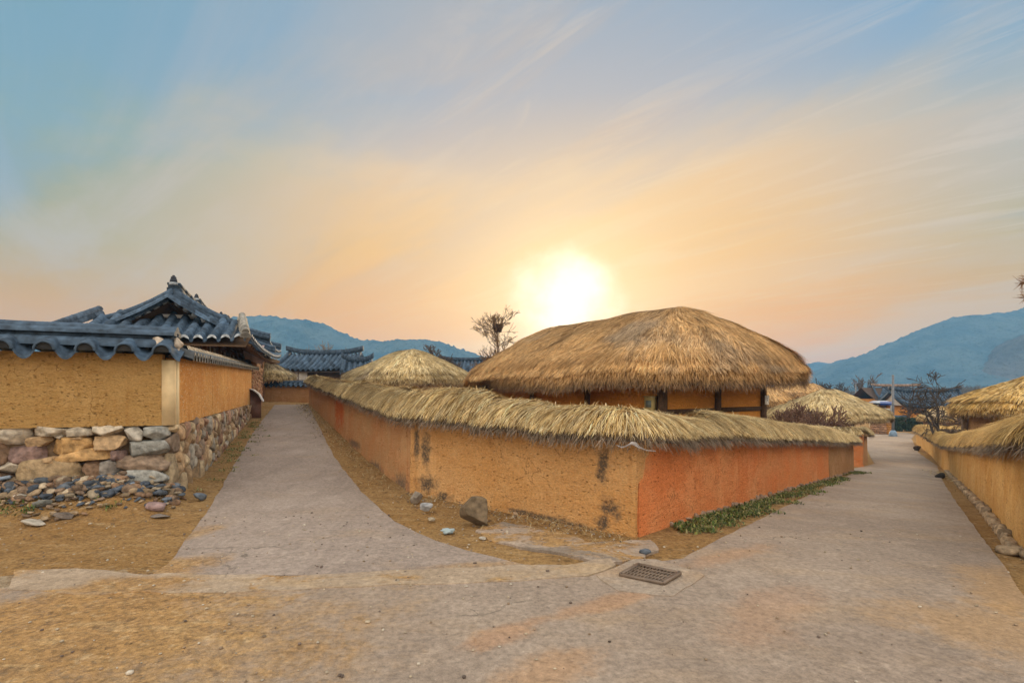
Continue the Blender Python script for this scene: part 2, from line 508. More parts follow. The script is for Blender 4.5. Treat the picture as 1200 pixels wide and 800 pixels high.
def ground_material():
    m, t, b, pos = mat('sandy_earth', .98, .05)
    c, h = earth_colour(t, pos)
    # an old pale concrete patch worn into the dirt
    eg = t.noise(pos, 2.6, 9, .78); ring = None
    for (px, py, rx, ry) in ((70, 676, .75, .20), (140, 680, .45, .16), (20, 684, .5, .14), (-30, 680, .6, .2)):
        q = G(px, py); mp = t.n('ShaderNodeMapping'); mp.vector_type = 'TEXTURE'
        mp.inputs['Location'].default_value = (q.x, q.y, 0); mp.inputs['Scale'].default_value = (rx, ry, 1000)
        t.l(pos, mp.inputs['Vector']); ln = t.n('ShaderNodeVectorMath', operation='LENGTH'); t.l(mp.outputs[0], ln.inputs[0])
        k = t.mapr(t.math('ADD', ln.outputs['Value'], t.math('MULTIPLY', t.math('SUBTRACT', eg, .5), 3.2)), 1.15, .75)
        ring = k if ring is None else t.math('MAXIMUM', ring, k)
    c = t.mix(t.math('MULTIPLY', ring, .8), c, t.mix(t.mapr(t.noise(pos, 14, 6, .7), .4, .6), (.50, .41, .30), (.36, .27, .18)))
    t.l(c, b.inputs['Base Color']); bump(t, b, h, .06, 1.0)
    return m


def road_material(name, ca, cb, dust, dust_lo=.5, dust_hi=.7, earth_mix=None, dust_fields=()):
    m, t, b, pos = mat(name, .9, .2)
    big = t.noise(pos, .5, 5, .6); mid = t.noise(pos, 3.2, 6, .7); fine = t.noise(pos, 75, 3, .7)
    brush = t.noise(t.mapping(pos, (1.5, 14, 1), (0, 0, .35)), 1.3, 5, .7)
    c = t.mix(t.mapr(big, .35, .65), ca, cb)
    c = t.mix(t.math('MULTIPLY', t.mapr(brush, .4, .7), .22), c, tuple(q * .72 for q in ca))
    wt = t.noise(t.mapping(pos, (2.2, .35, 1), (0, 0, .2)), 1.0, 6, .65)
    c = t.mix(t.math('MULTIPLY', t.mapr(wt, .48, .62), .30), c, tuple(q * .70 for q in ca))
    c = t.mix(t.math('MULTIPLY', t.mapr(big, .55, .62), .25), c, tuple(q * 1.22 for q in cb))
    c = t.mix(t.math('MULTIPLY', t.mapr(mid, .50, .66), .4), c, tuple(q * 1.25 for q in cb))
    d = t.noise(t.mapping(pos, (1, 2.2, 1), (0, 0, .7), (4, 2, 0)), .8, 6, .62, .4)
    c = t.mix(t.math('MULTIPLY', t.mapr(d, dust_lo, dust_hi), .55), c, dust)
    # dust trodden onto the road at known places
    edge = t.noise(pos, 1.7, 9, .78)
    ec_ = earth_colour(t, pos)[0] if (earth_mix or dust_fields) else None
    if earth_mix: c = t.mix(t.mapr(t.noise(t.mapping(pos, (1, 1.6, 1), (0, 0, .3), (2, 5, 0)), 1.5, 9, .75, .6), *earth_mix), c, ec_)
    for (cx, cy, rx, ry, rot, k, cc) in dust_fields:
        mp = t.n('ShaderNodeMapping'); mp.vector_type = 'TEXTURE'
        mp.inputs['Location'].default_value = (cx, cy, 0); mp.inputs['Scale'].default_value = (rx, ry, 1000); mp.inputs['Rotation'].default_value = (0, 0, rot)
        t.l(pos, mp.inputs['Vector'])
        ln = t.n('ShaderNodeVectorMath', operation='LENGTH'); t.l(mp.outputs[0], ln.inputs[0])
        dd = t.math('ADD', ln.outputs['Value'], t.math('MULTIPLY', t.math('SUBTRACT', edge, .5), 2.8))
        c = t.mix(t.math('MULTIPLY', t.mapr(dd, 1.25, .35), k), c, ec_ if cc is None else cc)
    sp = t.mapr(fine, .60, .70)
    c = t.mix(t.math('MULTIPLY', sp, .5), c, tuple(q * .45 for q in ca))
    sp2 = t.mapr(fine, .38, .30)
    c = t.mix(t.math('MULTIPLY', sp2, .35), c, tuple(min(.8, q * 1.7) for q in cb))
    # hairline cracks
    vor = t.n('ShaderNodeTexVoronoi', feature='DISTANCE_TO_EDGE'); vor.inputs['Scale'].default_value = .42
    wv = t.n('ShaderNodeVectorMath', operation='ADD')
    nz = t.n('ShaderNodeTexNoise'); nz.inputs['Scale'].default_value = 1.6; nz.inputs['Detail'].default_value = 6; t.l(pos, nz.inputs['Vector'])
    t.l(pos, wv.inputs[0]); t.l(nz.outputs['Color'], wv.inputs[1]); t.l(wv.outputs[0], vor.inputs['Vector'])
    cr = t.math('MULTIPLY', t.mapr(vor.outputs[0], .006, .002), t.mapr(big, .5, .6))
    c = t.mix(t.math('MULTIPLY', cr, .55), c, (.10, .08, .06))
    gr = t.noise(pos, 22, 5, .75)
    fm = t.n('ShaderNodeVectorMath', operation='SCALE'); t.l(c, fm.inputs[0]); t.l(t.mapr(gr, .34, .66, .72, 1.25, False), fm.inputs['Scale']); c = fm.outputs[0]
    t.l(c, b.inputs['Base Color'])
    bump(t, b, t.math('ADD', fine, t.math('MULTIPLY', mid, .8)), .02, .8)
    return m


# ------------------------------------------------------------------ ground, roads
def axis(lo, hi, step, far_lo, far_hi, ratio=1.22):
    a = list(np.arange(lo, hi, step)); s = step; x = a[-1]
    while x < far_hi: s *= ratio; x += s; a.append(x)
    s = step; x = a[0]; pre = []
    while x > far_lo: s *= ratio; x -= s; pre.append(x)
    return np.array(pre[::-1] + a)


def build_ground():
    xs = axis(-13, 13, .16, -900, 900); ys = axis(.5, 20, .16, -60, 1100)
    X, Y = np.meshgrid(xs, ys, indexing='ij')
    Z = g(X, Y)
    P = np.stack([X, Y, Z], -1).reshape(-1, 3)
    near = np.exp(-(np.abs(X) / 40) ** 2 - (Y / 40) ** 2).ravel()
    # the earth rises a little in a bank below the left wall
    bx = fbm(P, .9, 3, 5) * .022 * near + fbm(P, 4.0, 2, 9) * .008 * near
    P[:, 2] += bx - .012
    fx = np.array([-.93, -.37]); sx = np.array([-.38, .925]); L0 = np.array([-4.8, 7.27])
    rel = P[:, :2] - L0
    u = rel @ fx; v = rel @ sx
    P[:, 2] += .30 * np.exp(-(np.minimum(v + .0, 0) / .62) ** 2) * sstep(-.4, .6, u) * (u > -1) * (v < 1.5)
    mb = MB(); mb.grid(P.reshape(len(xs), len(ys), 3), flip=True)
    o = mb.build('ground', ground_material(), smooth=True, origin=(0, 0, 0))
    tag(o, kind='structure')


def sheet(poly, off, res, name, material, thick=.0, jitter=.02, seed=0):
    """a sheet that follows the ground inside a polygon of world points"""
    pts = []
    n = len(poly)
    for i in range(n):
        a, b = np.array(poly[i][:2]), np.array(poly[(i + 1) % n][:2])
        k = max(1, int(np.linalg.norm(b - a) / max(res * .6, .08)))
        for j in range(k): pts.append(a + (b - a) * j / k)
    pts = np.array(pts)
    P3 = np.concatenate([pts, np.zeros((len(pts), 1))], 1)
    pts = pts + jitter * np.stack([fbm(P3, 3.0, 3, seed), fbm(P3, 3.0, 3, seed + 40)], 1)
    m = len(pts)
    lo, hi = pts.min(0), pts.max(0)
    xs = np.arange(lo[0], hi[0], res); ys = np.arange(lo[1], hi[1], res)
    X, Y = np.meshgrid(xs, ys); Q = np.stack([X.ravel(), Y.ravel()], 1)
    # inside test
    ins = np.zeros(len(Q), bool); x, y = Q[:, 0], Q[:, 1]
    for i in range(m):
        x1, y1 = pts[i]; x2, y2 = pts[(i + 1) % m]
        if y1 == y2: continue
        c = ((y1 > y) != (y2 > y)) & (x < (x2 - x1) * (y - y1) / (y2 - y1) + x1)
        ins ^= c
    Q = Q[ins]
    allp = [Vector(p) for p in pts] + [Vector(p) for p in Q]
    edges = [(i, (i + 1) % m) for i in range(m)]
    r = geometry.delaunay_2d_cdt(allp, edges, [], 1, 1e-5)
    V = np.array([tuple(p) for p in r[0]]); Fc = [f for f in r[2]]
    Z = g(V[:, 0], V[:, 1]) + off
    mb = MB(); T = np.array([f for f in Fc if len(f) == 3])
    a = V[T[:, 1]] - V[T[:, 0]]; bb = V[T[:, 2]] - V[T[:, 0]]
    neg = (a[:, 0] * bb[:, 1] - a[:, 1] * bb[:, 0]) < 0
    T[neg] = T[neg][:, ::-1]
    mb.add(np.column_stack([V, Z]), tris=T)
    if thick:
        zt = g(pts[:, 0], pts[:, 1]) + off
        top = np.column_stack([pts, zt]); bot = np.column_stack([pts, zt - thick])
        ring = np.stack([np.vstack([top, top[:1]]), np.vstack([bot, bot[:1]])], 1)
        mb.grid(ring)
    o = mb.build(name, material, smooth=False, origin=(0, 0, 0))
    tag(o, kind='structure')
    return o


build_ground()

P2 = lambda seq: [tuple(G(x, y)) for x, y in seq]
DUST = (.44, .26, .11)
dfields = []
def field(px, py, rx, ry, rot, k, c=DUST):
    p = G(px, py); dfields.append((p.x, p.y, rx, ry, rot, k, c))
field(-60, 770, 2.35, 1.2, .1, 1.0, None); field(130, 715, 1.2, .7, 0, 1.0, None); field(270, 770, .8, .4, .3, .4, None); field(330, 725, .8, .3, .2, .3, None)
field(590, 745, .35, .12, .7, 0.33, (.48, .21, .07)); field(900, 715, .28, .9, -.75, 0.30, (.46, .24, .12))
field(720, 705, .7, .12, .55, 0.39, (.50, .24, .09)); field(860, 650, .9, .16, .65, 0.33, (.48, .24, .10))
field(1170, 740, .7, .7, .2, .55); field(640, 790, .5, .2, .7, .5, (.46, .25, .11))
field(1180, 690, .35, 1.0, -.7, .6)
M['asphalt'] = road_material('old_asphalt', (.315, .243, .19), (.37, .292, .23), (.44, .30, .175), .46, .8, dust_fields=dfields)
M['lane'] = road_material('worn_lane_concrete', (.31, .245, .205), (.355, .285, .24), (.40, .28, .17), .50, .85, dust_fields=[(*G(195, 668)[:2], .55, .3, .6, .9, None), (*G(215, 630)[:2], .22, .5, -.3, .7, None), (*G(600, 664)[:2], .9, .12, .1, .6, None)])
M['strip'] = road_material('gravelly_concrete', (.385, .29, .205), (.44, .34, .25), (.46, .31, .16), .5, .7, earth_mix=(.52, .64), dust_fields=[(*G(150, 690)[:2], .55, .25, 0, .9, None), (*G(0, 670)[:2], .4, .2, 0, 1.0, None)])
M['patch'] = road_material('dusty_concrete', (.42, .32, .22), (.48, .38, .28), (.46, .31, .16), .45, .65, earth_mix=(.44, .54))
M['apron'] = road_material('grey_concrete', (.35, .275, .215), (.40, .32, .25), (.47, .28, .13), .42, .7)
M['rubble_concrete'] = road_material('crumbling_concrete', (.36, .28, .22), (.43, .34, .27), (.13, .11, .09), .46, .56, earth_mix=(.47, .55))

lane_poly = P2([(176, 676), (196, 662), (213, 640), (250, 588), (277, 540), (296, 508), (308, 492), (322, 474.5), (361, 474), (372, 496), (392, 536), (425, 578), (462, 612), (510, 634), (560, 650), (640, 668), (400, 676)])
sheet(lane_poly, .012, .22, 'lane', M['lane'], .03, .03, 3)
strip_poly = P2([(10, 670), (90, 668), (170, 674), (330, 676), (480, 670), (600, 664), (660, 662), (715, 655), (722, 664), (690, 678), (560, 684), (400, 690), (172, 697), (90, 697), (10, 692)])
sheet(strip_poly, .015, .10, 'concrete_strip', M['strip'], .02, .07, 8)
bl = [(-1.9, 1.2, 0), (6.5, 0.8, 0)]
main_poly = P2([(-420, 800), (-260, 712), (0, 690), (80, 688), (168, 690), (400, 688), (560, 682), (690, 676), (730, 664), (800, 655), (880, 614), (950, 579), (1003, 553), (1000, 549), (1025, 543), (1016, 526), (1012, 512), (1014, 507), (1062, 506.6), (1072, 509), (1068, 514), (1076, 530), (1098, 545), (1106, 566), (1126, 596), (1158, 640), (1200, 700)])
main_poly = main_poly + [(8.5, 2.0, 0), (8.5, 0.6, 0), (-5.5, 0.6, 0)]
sheet(main_poly, .008, .25, 'road', M['asphalt'], .03, .03, 5)
side_poly = P2([(1062, 506.6), (1014, 507), (1016, 503.5), (1120, 503.0), (1120, 506.5)])
sheet(P2([(700, 676), (742, 657), (768, 657), (820, 672), (826, 676), (790, 700), (768, 700), (724, 694)]), .016, .12, 'drain_apron', M['apron'], .02, .03, 9)
sheet(P2([(562, 622), (590, 612), (640, 622), (692, 634), (760, 632), (768, 645), (745, 655), (690, 656), (620, 644), (575, 634)]), .014, .07, 'broken_concrete_footing', M['rubble_concrete'], .03, .16, 12)

# ------------------------------------------------------------------ hills
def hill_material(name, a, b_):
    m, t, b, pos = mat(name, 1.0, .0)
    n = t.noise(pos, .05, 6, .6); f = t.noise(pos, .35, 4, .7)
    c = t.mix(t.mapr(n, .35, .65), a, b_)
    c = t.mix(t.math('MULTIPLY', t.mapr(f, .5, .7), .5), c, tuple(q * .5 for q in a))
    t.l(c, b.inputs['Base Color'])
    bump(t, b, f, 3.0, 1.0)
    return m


def hill(name, prof, d, depth, m, base=-3.0, seed=0, rough=1.3):
    """a wooded ridge: skyline given as points of the photograph at distance d, with a front and a back slope"""
    px = np.linspace(prof[0][0], prof[-1][0], 900)
    py = np.interp(px, [q[0] for q in prof], [q[1] for q in prof])
    k = np.ones(9) / 9; py = np.convolve(np.pad(py, 4, 'edge'), k, 'valid')
    vs = np.linspace(-1, 1, 41)
    zt = CAM_H + (HOR - py) / F * d - base
    R = []
    for v in vs:
        x = (px - 600) / F * d; y = np.full_like(x, d + v * depth)
        h = zt * (1 - abs(v) ** 1.25)
        P = np.stack([x, y, base + h], 1)
        nb = fbm(P, .03, 4, seed) * .34 * zt * (1 - abs(v)) * min(1, abs(v) * 3)
        tr = (np.abs(fbm(P, .35, 3, seed + 7)) * rough * 1.6 + vnoise(P, .9, seed + 3) * .9 * rough) * (1 if abs(v) < .9 else 0)
        P[:, 2] += nb + tr
        R.append(P)
    mb = MB(); mb.grid(np.stack(R, 0))
    o = mb.build(name, m, smooth=False, origin=(0, d, base)); tag(o, kind='structure')


M['hill'] = hill_material('haze_blue_wooded_hill', (.075, .15, .21), (.12, .195, .245))  # blue mixed into the forest colour imitates the haze of distance
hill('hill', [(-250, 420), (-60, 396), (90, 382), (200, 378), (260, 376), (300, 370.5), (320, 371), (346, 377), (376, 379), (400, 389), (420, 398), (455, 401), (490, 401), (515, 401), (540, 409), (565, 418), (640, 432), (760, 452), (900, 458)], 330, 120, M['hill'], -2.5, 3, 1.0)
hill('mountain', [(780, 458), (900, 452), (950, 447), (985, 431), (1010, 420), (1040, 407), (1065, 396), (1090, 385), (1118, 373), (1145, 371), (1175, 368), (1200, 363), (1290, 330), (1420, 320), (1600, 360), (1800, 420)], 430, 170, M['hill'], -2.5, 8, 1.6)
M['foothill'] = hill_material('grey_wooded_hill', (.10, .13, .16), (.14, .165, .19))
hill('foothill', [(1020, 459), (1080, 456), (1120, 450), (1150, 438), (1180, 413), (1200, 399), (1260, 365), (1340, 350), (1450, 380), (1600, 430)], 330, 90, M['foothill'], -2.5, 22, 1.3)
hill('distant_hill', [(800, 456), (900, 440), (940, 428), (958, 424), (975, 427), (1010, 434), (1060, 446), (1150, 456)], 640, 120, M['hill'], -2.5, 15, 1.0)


# ------------------------------------------------------------------ straw
def straw_col(n, tone='fresh', rng=RNG):
    pal = {
        'fresh': [(.70, .53, .28), (.58, .41, .18), (.36, .22, .08), (.78, .64, .40), (.22, .14, .065)],
        'gold': [(.66, .44, .17), (.56, .35, .11), (.36, .20, .06), (.76, .55, .26), (.17, .10, .04)],
        'brown': [(.62, .375, .165), (.52, .30, .12), (.68, .45, .225), (.36, .20, .08), (.24, .135, .06)],
        'pale': [(.60, .46, .25), (.52, .38, .18), (.38, .26, .11), (.70, .57, .34), (.20, .14, .07)],
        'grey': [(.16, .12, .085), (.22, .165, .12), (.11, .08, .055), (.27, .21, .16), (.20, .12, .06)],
    }[tone]
    pal = np.array(pal)
    i = rng.choice(len(pal), n, p=[.3, .27, .18, .15, .10])
    c = pal[i] * (1 + .14 * rng.normal(size=(n, 1)))
    return np.clip(c, .02, .85)


def resample(pts, step):
    pts = np.asarray(pts, float)
    d = np.concatenate([[0], np.cumsum(np.linalg.norm(np.diff(pts[:, :2], axis=0), axis=1))])
    n = max(2, int(round(d[-1] / step)) + 1)
    s = np.linspace(0, d[-1], n)
    return s, np.stack([np.interp(s, d, pts[:, k]) for k in range(pts.shape[1])], 1)


def straw_cap(parent, pts, w, rise, tone='fresh', seed=0, flip=1, dens=1.0, ends=(1, 1), skew=.25, name='straw_cap', rope=True, tatter=1.0):
    """thatch along a wall top: pts = centre line (x, y, eave height); built as a core and many straws"""
    rng = np.random.default_rng(seed + 100)
    s, C = resample(pts, .06)
    T = np.gradient(C[:, :2], axis=0); T = nv(T)
    # smooth the tangents round bends
    T = nv(np.stack([np.convolve(np.pad(T[:, k], 6, 'edge'), np.ones(13) / 13, 'valid') for k in (0, 1)], 1))
    Nl = np.stack([T[:, 1], -T[:, 0]], 1) * flip          # lateral, towards the road for flip=1
    S3 = np.stack([s, s * 0 + seed * 3.1, s * 0], 1)
    hump = 1 + .10 * vnoise(S3, .8, seed) + .10 * vnoise(S3, 2.6, seed + 4)
    taper = np.ones_like(s)
    if ends[0]: taper = np.minimum(taper, .68 + .32 * np.sqrt(np.clip(s / .30, 0, 1)))
    if ends[1]: taper = np.minimum(taper, .68 + .32 * np.sqrt(np.clip((s[-1] - s) / .30, 0, 1)))
    R = rise * hump * taper
    Wd = w * (1 + .10 * vnoise(S3, 1.7, seed + 9)) * (.6 + .4 * taper)
    ze = C[:, 2] + .03 * vnoise(S3, 1.3, seed + 12)

    def surf(i, q, lift=0.0):
        """i index array, q in -1..1"""
        aq = np.abs(q)
        x = C[i, 0] + Nl[i, 0] * Wd[i] * q; y = C[i, 1] + Nl[i, 1] * Wd[i] * q
        z = ze[i] + R[i] * (1 - aq ** 1.7) + lift
        return np.stack([x, y, z], -1)
    n = len(s); ii = np.arange(n)
    qs = np.array([-.84, -.97, -.9, -.75, -.5, -.25, 0, .25, .5, .75, .9, .97, .84])
    dz = np.array([-.13, -.10, -.03] + [-.02] * 7 + [-.03, -.10, -.13])
    grid = np.stack([surf(ii, np.full(n, q), z) for q, z in zip(qs, dz)], 1)
    cg = np.tile(np.array((.16, .10, .045)), (n, len(qs), 1)); cg[:, [0, 1, -2, -1]] = (.13, .10, .075)  # core colour darkened to paint in the shade between straws
    mb = MB(); mb.grid(grid, col=cg, flip=flip < 0)
    for e in (0, -1):
        mb.add(grid[e], ngons=[list(range(len(qs)))], col=(.22, .15, .08))
    core = mb
    # straws
    dist = np.hypot(C[:, 0], C[:, 1])
    wid = np.maximum(.0072, dist * .00120)
    lin = dens * 4.6 * .62 / (wid * .36)                     # straws per metre and side
    cnt = lin * np.gradient(s)
    for sgn in (1, -1):
        k = cnt * (1.0 if sgn > 0 else .55)
        N = int(k.sum()); p = k / k.sum()
        i = rng.choice(n, N, p=p)
        q = sgn * rng.uniform(-.05, 1.0, N) ** 1.0
        q = np.where(np.abs(q) > 1, sgn, q)
        P = surf(i, q, rng.uniform(-.01, .035, N))
        P[:, :2] += T[i] * rng.uniform(-.05, .05, N)[:, None]
        aq = np.abs(q)
        sl = np.stack([Nl[i, 0] * Wd[i] * sgn, Nl[i, 1] * Wd[i] * sgn, -R[i] * 1.7 * aq ** .7 - .015], 1)
        slope_len = np.linalg.norm(sl, axis=1)
        Dn = nv(sl)
        sk = skew * np.sin(s[i] * .9 + seed) + .22 * rng.normal(size=N) + .30 * vnoise(np.stack([s[i] * 3.0, q * 2, q * 0 + seed], 1), 1.0, seed) + .28 * vnoise(np.stack([s[i] * 11.0, q * 3, q * 0 + seed], 1), 1.0, seed + 1)
        T3 = np.column_stack([T[i], np.zeros(N)])
        Dd = nv(Dn + T3 * sk[:, None])
        Nn = nv(np.cross(T3, Dn)); Nn *= np.sign(Nn[:, 2:3] + 1e-9)
        L = rng.uniform(.22, .42, N)
        L = np.minimum(L, (1.0 - aq) * slope_len + rng.uniform(.0, .07, N) * tatter)
        colr = straw_col(N, tone, rng)
        patch = 1 + .20 * vnoise(np.column_stack([s[i] * 2.2, q * 1.2, q * 0 + seed * 2]), 1.0, seed + 2) + .26 * vnoise(np.column_stack([s[i] * 13, q * 1.5, q * 0 + seed * 2]), 1.0, seed + 6)
        colr = colr * patch[:, None]
        blades(mb, P, Dd, Nn, L, wid[i] * rng.uniform(.6, 1.35, N), sag=.10, lift=.02, col=np.clip(colr, .02, .85))
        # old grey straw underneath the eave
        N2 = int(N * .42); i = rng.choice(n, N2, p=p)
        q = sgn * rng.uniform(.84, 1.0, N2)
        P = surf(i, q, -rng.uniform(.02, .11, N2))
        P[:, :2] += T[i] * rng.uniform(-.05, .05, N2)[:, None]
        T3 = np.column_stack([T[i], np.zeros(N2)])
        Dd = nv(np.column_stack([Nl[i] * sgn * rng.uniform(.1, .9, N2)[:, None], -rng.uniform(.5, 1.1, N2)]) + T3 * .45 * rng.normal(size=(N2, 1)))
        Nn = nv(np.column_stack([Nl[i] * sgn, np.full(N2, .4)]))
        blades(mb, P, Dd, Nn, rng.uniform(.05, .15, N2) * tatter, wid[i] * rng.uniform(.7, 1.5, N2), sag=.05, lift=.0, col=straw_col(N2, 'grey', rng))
    # cut ends standing up along the ridge
    N = int(cnt.sum() * .22); i = rng.choice(n, N, p=cnt / cnt.sum())
    P = surf(i, rng.uniform(-.12, .12, N), rng.uniform(-.01, .02, N))
    sg = rng.choice([-1, 1], N)[:, None]
    Dd = nv(np.column_stack([Nl[i] * sg, np.full(N, .25)]) + rng.normal(size=(N, 3)) * .3)
    blades(mb, P, Dd, np.tile([0, 0, 1.0], (N, 1)), rng.uniform(.05, .14, N), wid[i], sag=.1, lift=.0, col=straw_col(N, 'fresh' if tone != 'gold' else 'gold', rng))
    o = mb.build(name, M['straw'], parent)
    if rope:
        for q0 in (.45, -.4, .04):
            rb = MB(); k = np.arange(0, n, 4)
            qq = q0 + .06 * vnoise(np.stack([s[k], s[k] * 0 + 5, s[k] * 0], 1), 1.1, seed + 21)
            pts3 = surf(k, qq, .045 if abs(q0) > .1 else .015)
            rb.tube(pts3, .011, 5, (.30, .20, .09)); rb.build('rope', M['wood'], o)
    return o


def clay_run(parent, name, pts, ht, th, m, flip=1, step=.10, rough=.014, seed=0, zdrop=.15, lean=.03):
    """a length of rammed mud wall: pts = foot of the outer face (x, y); ht = [height at start, at end]"""
    s, C = resample(np.asarray(pts)[:, :2], step)
    T = nv(np.gradient(C, axis=0)); Nl = np.stack([T[:, 1], -T[:, 0]], 1) * flip
    zb = g(C[:, 0], C[:, 1]); hh = np.interp(s, np.linspace(0, s[-1], len(ht)), ht)
    nz = max(6, int(max(ht) / step))
    v = np.linspace(0, 1, nz)
    rows = []
    for k in v:
        z = zb - zdrop + (hh + zdrop) * k
        P = np.column_stack([C - Nl * (lean * k), z])
        d = rough * (fbm(P, 2.2, 3, seed) + .5 * fbm(P, 9.0, 2, seed + 5)) + rough * 2.4 * max(0, .16 - k) * 4
        P[:, :2] += Nl * d[:, None] + T * (rough * 1.8 * fbm(P + 31.0, 3.5, 3, seed + 2))[:, None]
        rows.append(P)
    top = rows[-1].copy(); top[:, :2] -= Nl * (th - 2 * lean) ; rows.append(top)
    bot = rows[0].copy(); bot[:, :2] -= Nl * th; rows.append(bot)
    Gd = np.stack(rows, 1)
    mb = MB(); mb.grid(Gd, flip=flip > 0)
    for e in (0, -1): mb.add(Gd[e], ngons=[list(range(Gd.shape[1]))])
    return mb.build(name, m, parent, smooth=False)


# ------------------------------------------------------------------ central mud wall between the two roads
A = G(362, 473.5); B = G(480, 577); Cc = G(746, 631); R1 = G(1001, 552)
print('A', A, 'B', B, 'C', Cc, 'R1', R1)


def lerp(a, b, k): return tuple(np.asarray(a, float) * (1 - k) + np.asarray(b, float) * k)


cw = thing('mud_wall', (Cc.x, Cc.y, Cc.z), 'long mud wall with pale straw cap at the fork, half ochre and half red', 'wall')


def at_px(p, q, px):
    """the point of a ground line p-q seen at this column of the photograph"""
    r = (px - 600) / F
    k = (r * p[1] - p[0]) / ((q[0] - p[0]) - r * (q[1] - p[1]))
    return lerp(p, q, k)


Hc = 1.15
b1 = at_px(A, B, 396)
clay_run(cw, 'wall_section', [A, b1], [.97, 1.0], .40, M['clay_pink'], 1, .14, seed=1)
clay_run(cw, 'wall_section', [b1, B], [1.0, Hc], .40, M['clay_pink'], 1, .10, seed=2)
dBC = nv(np.array(Cc) - np.array(B)); dCR = nv(np.array(R1) - np.array(Cc))
clay_run(cw, 'wall_section', [B, np.array(Cc) - dBC * .015], [Hc + .02, Hc], .40, M['clay_front'], 1, .05, rough=.013, seed=3)
c1 = at_px(Cc, R1, 828); c2 = at_px(Cc, R1, 917); c3 = at_px(Cc, R1, 972)
clay_run(cw, 'wall_section', [np.array(Cc) + dCR * .07, c1], [Hc, Hc + .01], .40, M['clay_red'], 1, .06, rough=.010, seed=4)
clay_run(cw, 'wall_section', [c1, c2], [Hc + .01, Hc + .02], .40, M['clay_red'], 1, .08, rough=.010, seed=5)
clay_run(cw, 'wall_section', [c2, c3], [Hc + .02, Hc + .02], .40, M['clay_red2'], 1, .10, rough=.010, seed=6)
clay_run(cw, 'wall_section', [c3, R1], [Hc + .02, Hc], .40, M['clay_brown'], 1, .10, rough=.010, seed=7)
# a low stone footing shows along the red face
ft = MB(); rr = np.random.default_rng(3)
dvec = nv(np.array([R1.x - Cc.x, R1.y - Cc.y])); nvec = np.array([dvec[1], -dvec[0]])
Lr = math.hypot(R1.x - Cc.x, R1.y - Cc.y); u = .9
while u < Lr - .3:
    ln = rr.uniform(.18, .4); c = np.array([Cc.x, Cc.y]) + dvec * (u + ln / 2) + nvec * .02
    zg = gz(*c)
    rock(ft, (*(c - nvec * .04), zg + .0), (*(dvec * ln * .52), -.03), (*(nvec * .07), 0), (0, 0, rr.uniform(.04, .11)), np.array((.34, .23, .16)) * rr.uniform(.7, 1.15), 3, int(u * 100), box=.6, rough=.10, cut=(.6, .95))
    u += ln
ft.build('stone_footing', M['stone'], cw, smooth=True)


def cap_line(pts, th=.40, flip=1):
    """centre line of the cap from feet of the outer face (x, y, eave height)"""
    P = np.asarray(pts, float); T = nv(np.gradient(P[:, :2], axis=0)); Nl = np.stack([T[:, 1], -T[:, 0]], 1) * flip
    P = P.copy(); P[:, :2] -= Nl * th / 2
    return P


def eave(p, h): return (p[0], p[1], gz(p[0], p[1]) + h)


# one mitred centre line A-B-C-R1, cut into the thatched lengths seen in the photograph
def mitre(feet, th):
    P = np.asarray(feet, float)[:, :2]; out = []
    for i in range(len(P)):
        t0 = nv(P[i] - P[i - 1]) if i else None; t1 = nv(P[i + 1] - P[i]) if i < len(P) - 1 else None
        n0 = np.array([t0[1], -t0[0]]) if t0 is not None else None; n1 = np.array([t1[1], -t1[0]]) if t1 is not None else None
        if n0 is None: m = n1
        elif n1 is None: m = n0
        else: m = (n0 + n1) / (1 + n0 @ n1)
        out.append(P[i] - m * th / 2)
    return np.array(out)


mid = mitre([A, B, Cc, R1], .40)
EZ = [gz(A.x, A.y) + 1.04, gz(B.x, B.y) + 1.21, gz(Cc.x, Cc.y) + 1.17, gz(R1.x, R1.y) + 1.12]
ctr = [np.array([*mid[i], EZ[i]]) for i in range(4)]
def on(i, k): return ctr[i] * (1 - k) + ctr[i + 1] * k
CW = .44
straw_cap(cw, [ctr[0], on(0, .30)], CW, .28, 'pale', 1, ends=(1, 1), skew=.2)
straw_cap(cw, [on(0, .28), on(0, .74)], CW, .30, 'fresh', 2, ends=(0, 1), skew=.25)
straw_cap(cw, [on(0, .70), on(0, .94), ctr[1], on(1, .07)], CW, .36, 'fresh', 3, ends=(1, 1), skew=.3)
straw_cap(cw, [on(1, .03), on(1, .46)], CW + .01, .41, 'fresh', 4, ends=(1, 1), skew=.2)
straw_cap(cw, [on(1, .42), on(1, .74)], CW + .01, .32, 'fresh', 5, ends=(1, 1), skew=.2)
straw_cap(cw, [on(1, .70), on(1, .93), ctr[2], on(2, .06)], CW + .02, .26, 'fresh', 10, ends=(1, 1), skew=.2, tatter=1.15)
straw_cap(cw, [on(2, .03), on(2, .14)], CW, .22, 'fresh', 6, ends=(1, 1), skew=.35, tatter=1.1)
straw_cap(cw, [on(2, .12), on(2, .34)], CW, .34, 'fresh', 7, ends=(1, 1), skew=.35)
straw_cap(cw, [on(2, .32), on(2, .57)], CW, .34, 'fresh', 11, ends=(1, 1), skew=.35)
straw_cap(cw, [on(2, .55), on(2, .80)], CW + .03, .36, 'fresh', 8, ends=(1, 1), skew=.35, tatter=1.3)
straw_cap(cw, [on(2, .78), ctr[3] + (ctr[3] - ctr[2]) * .01], CW, .27, 'fresh', 9, ends=(1, 1), skew=.35)
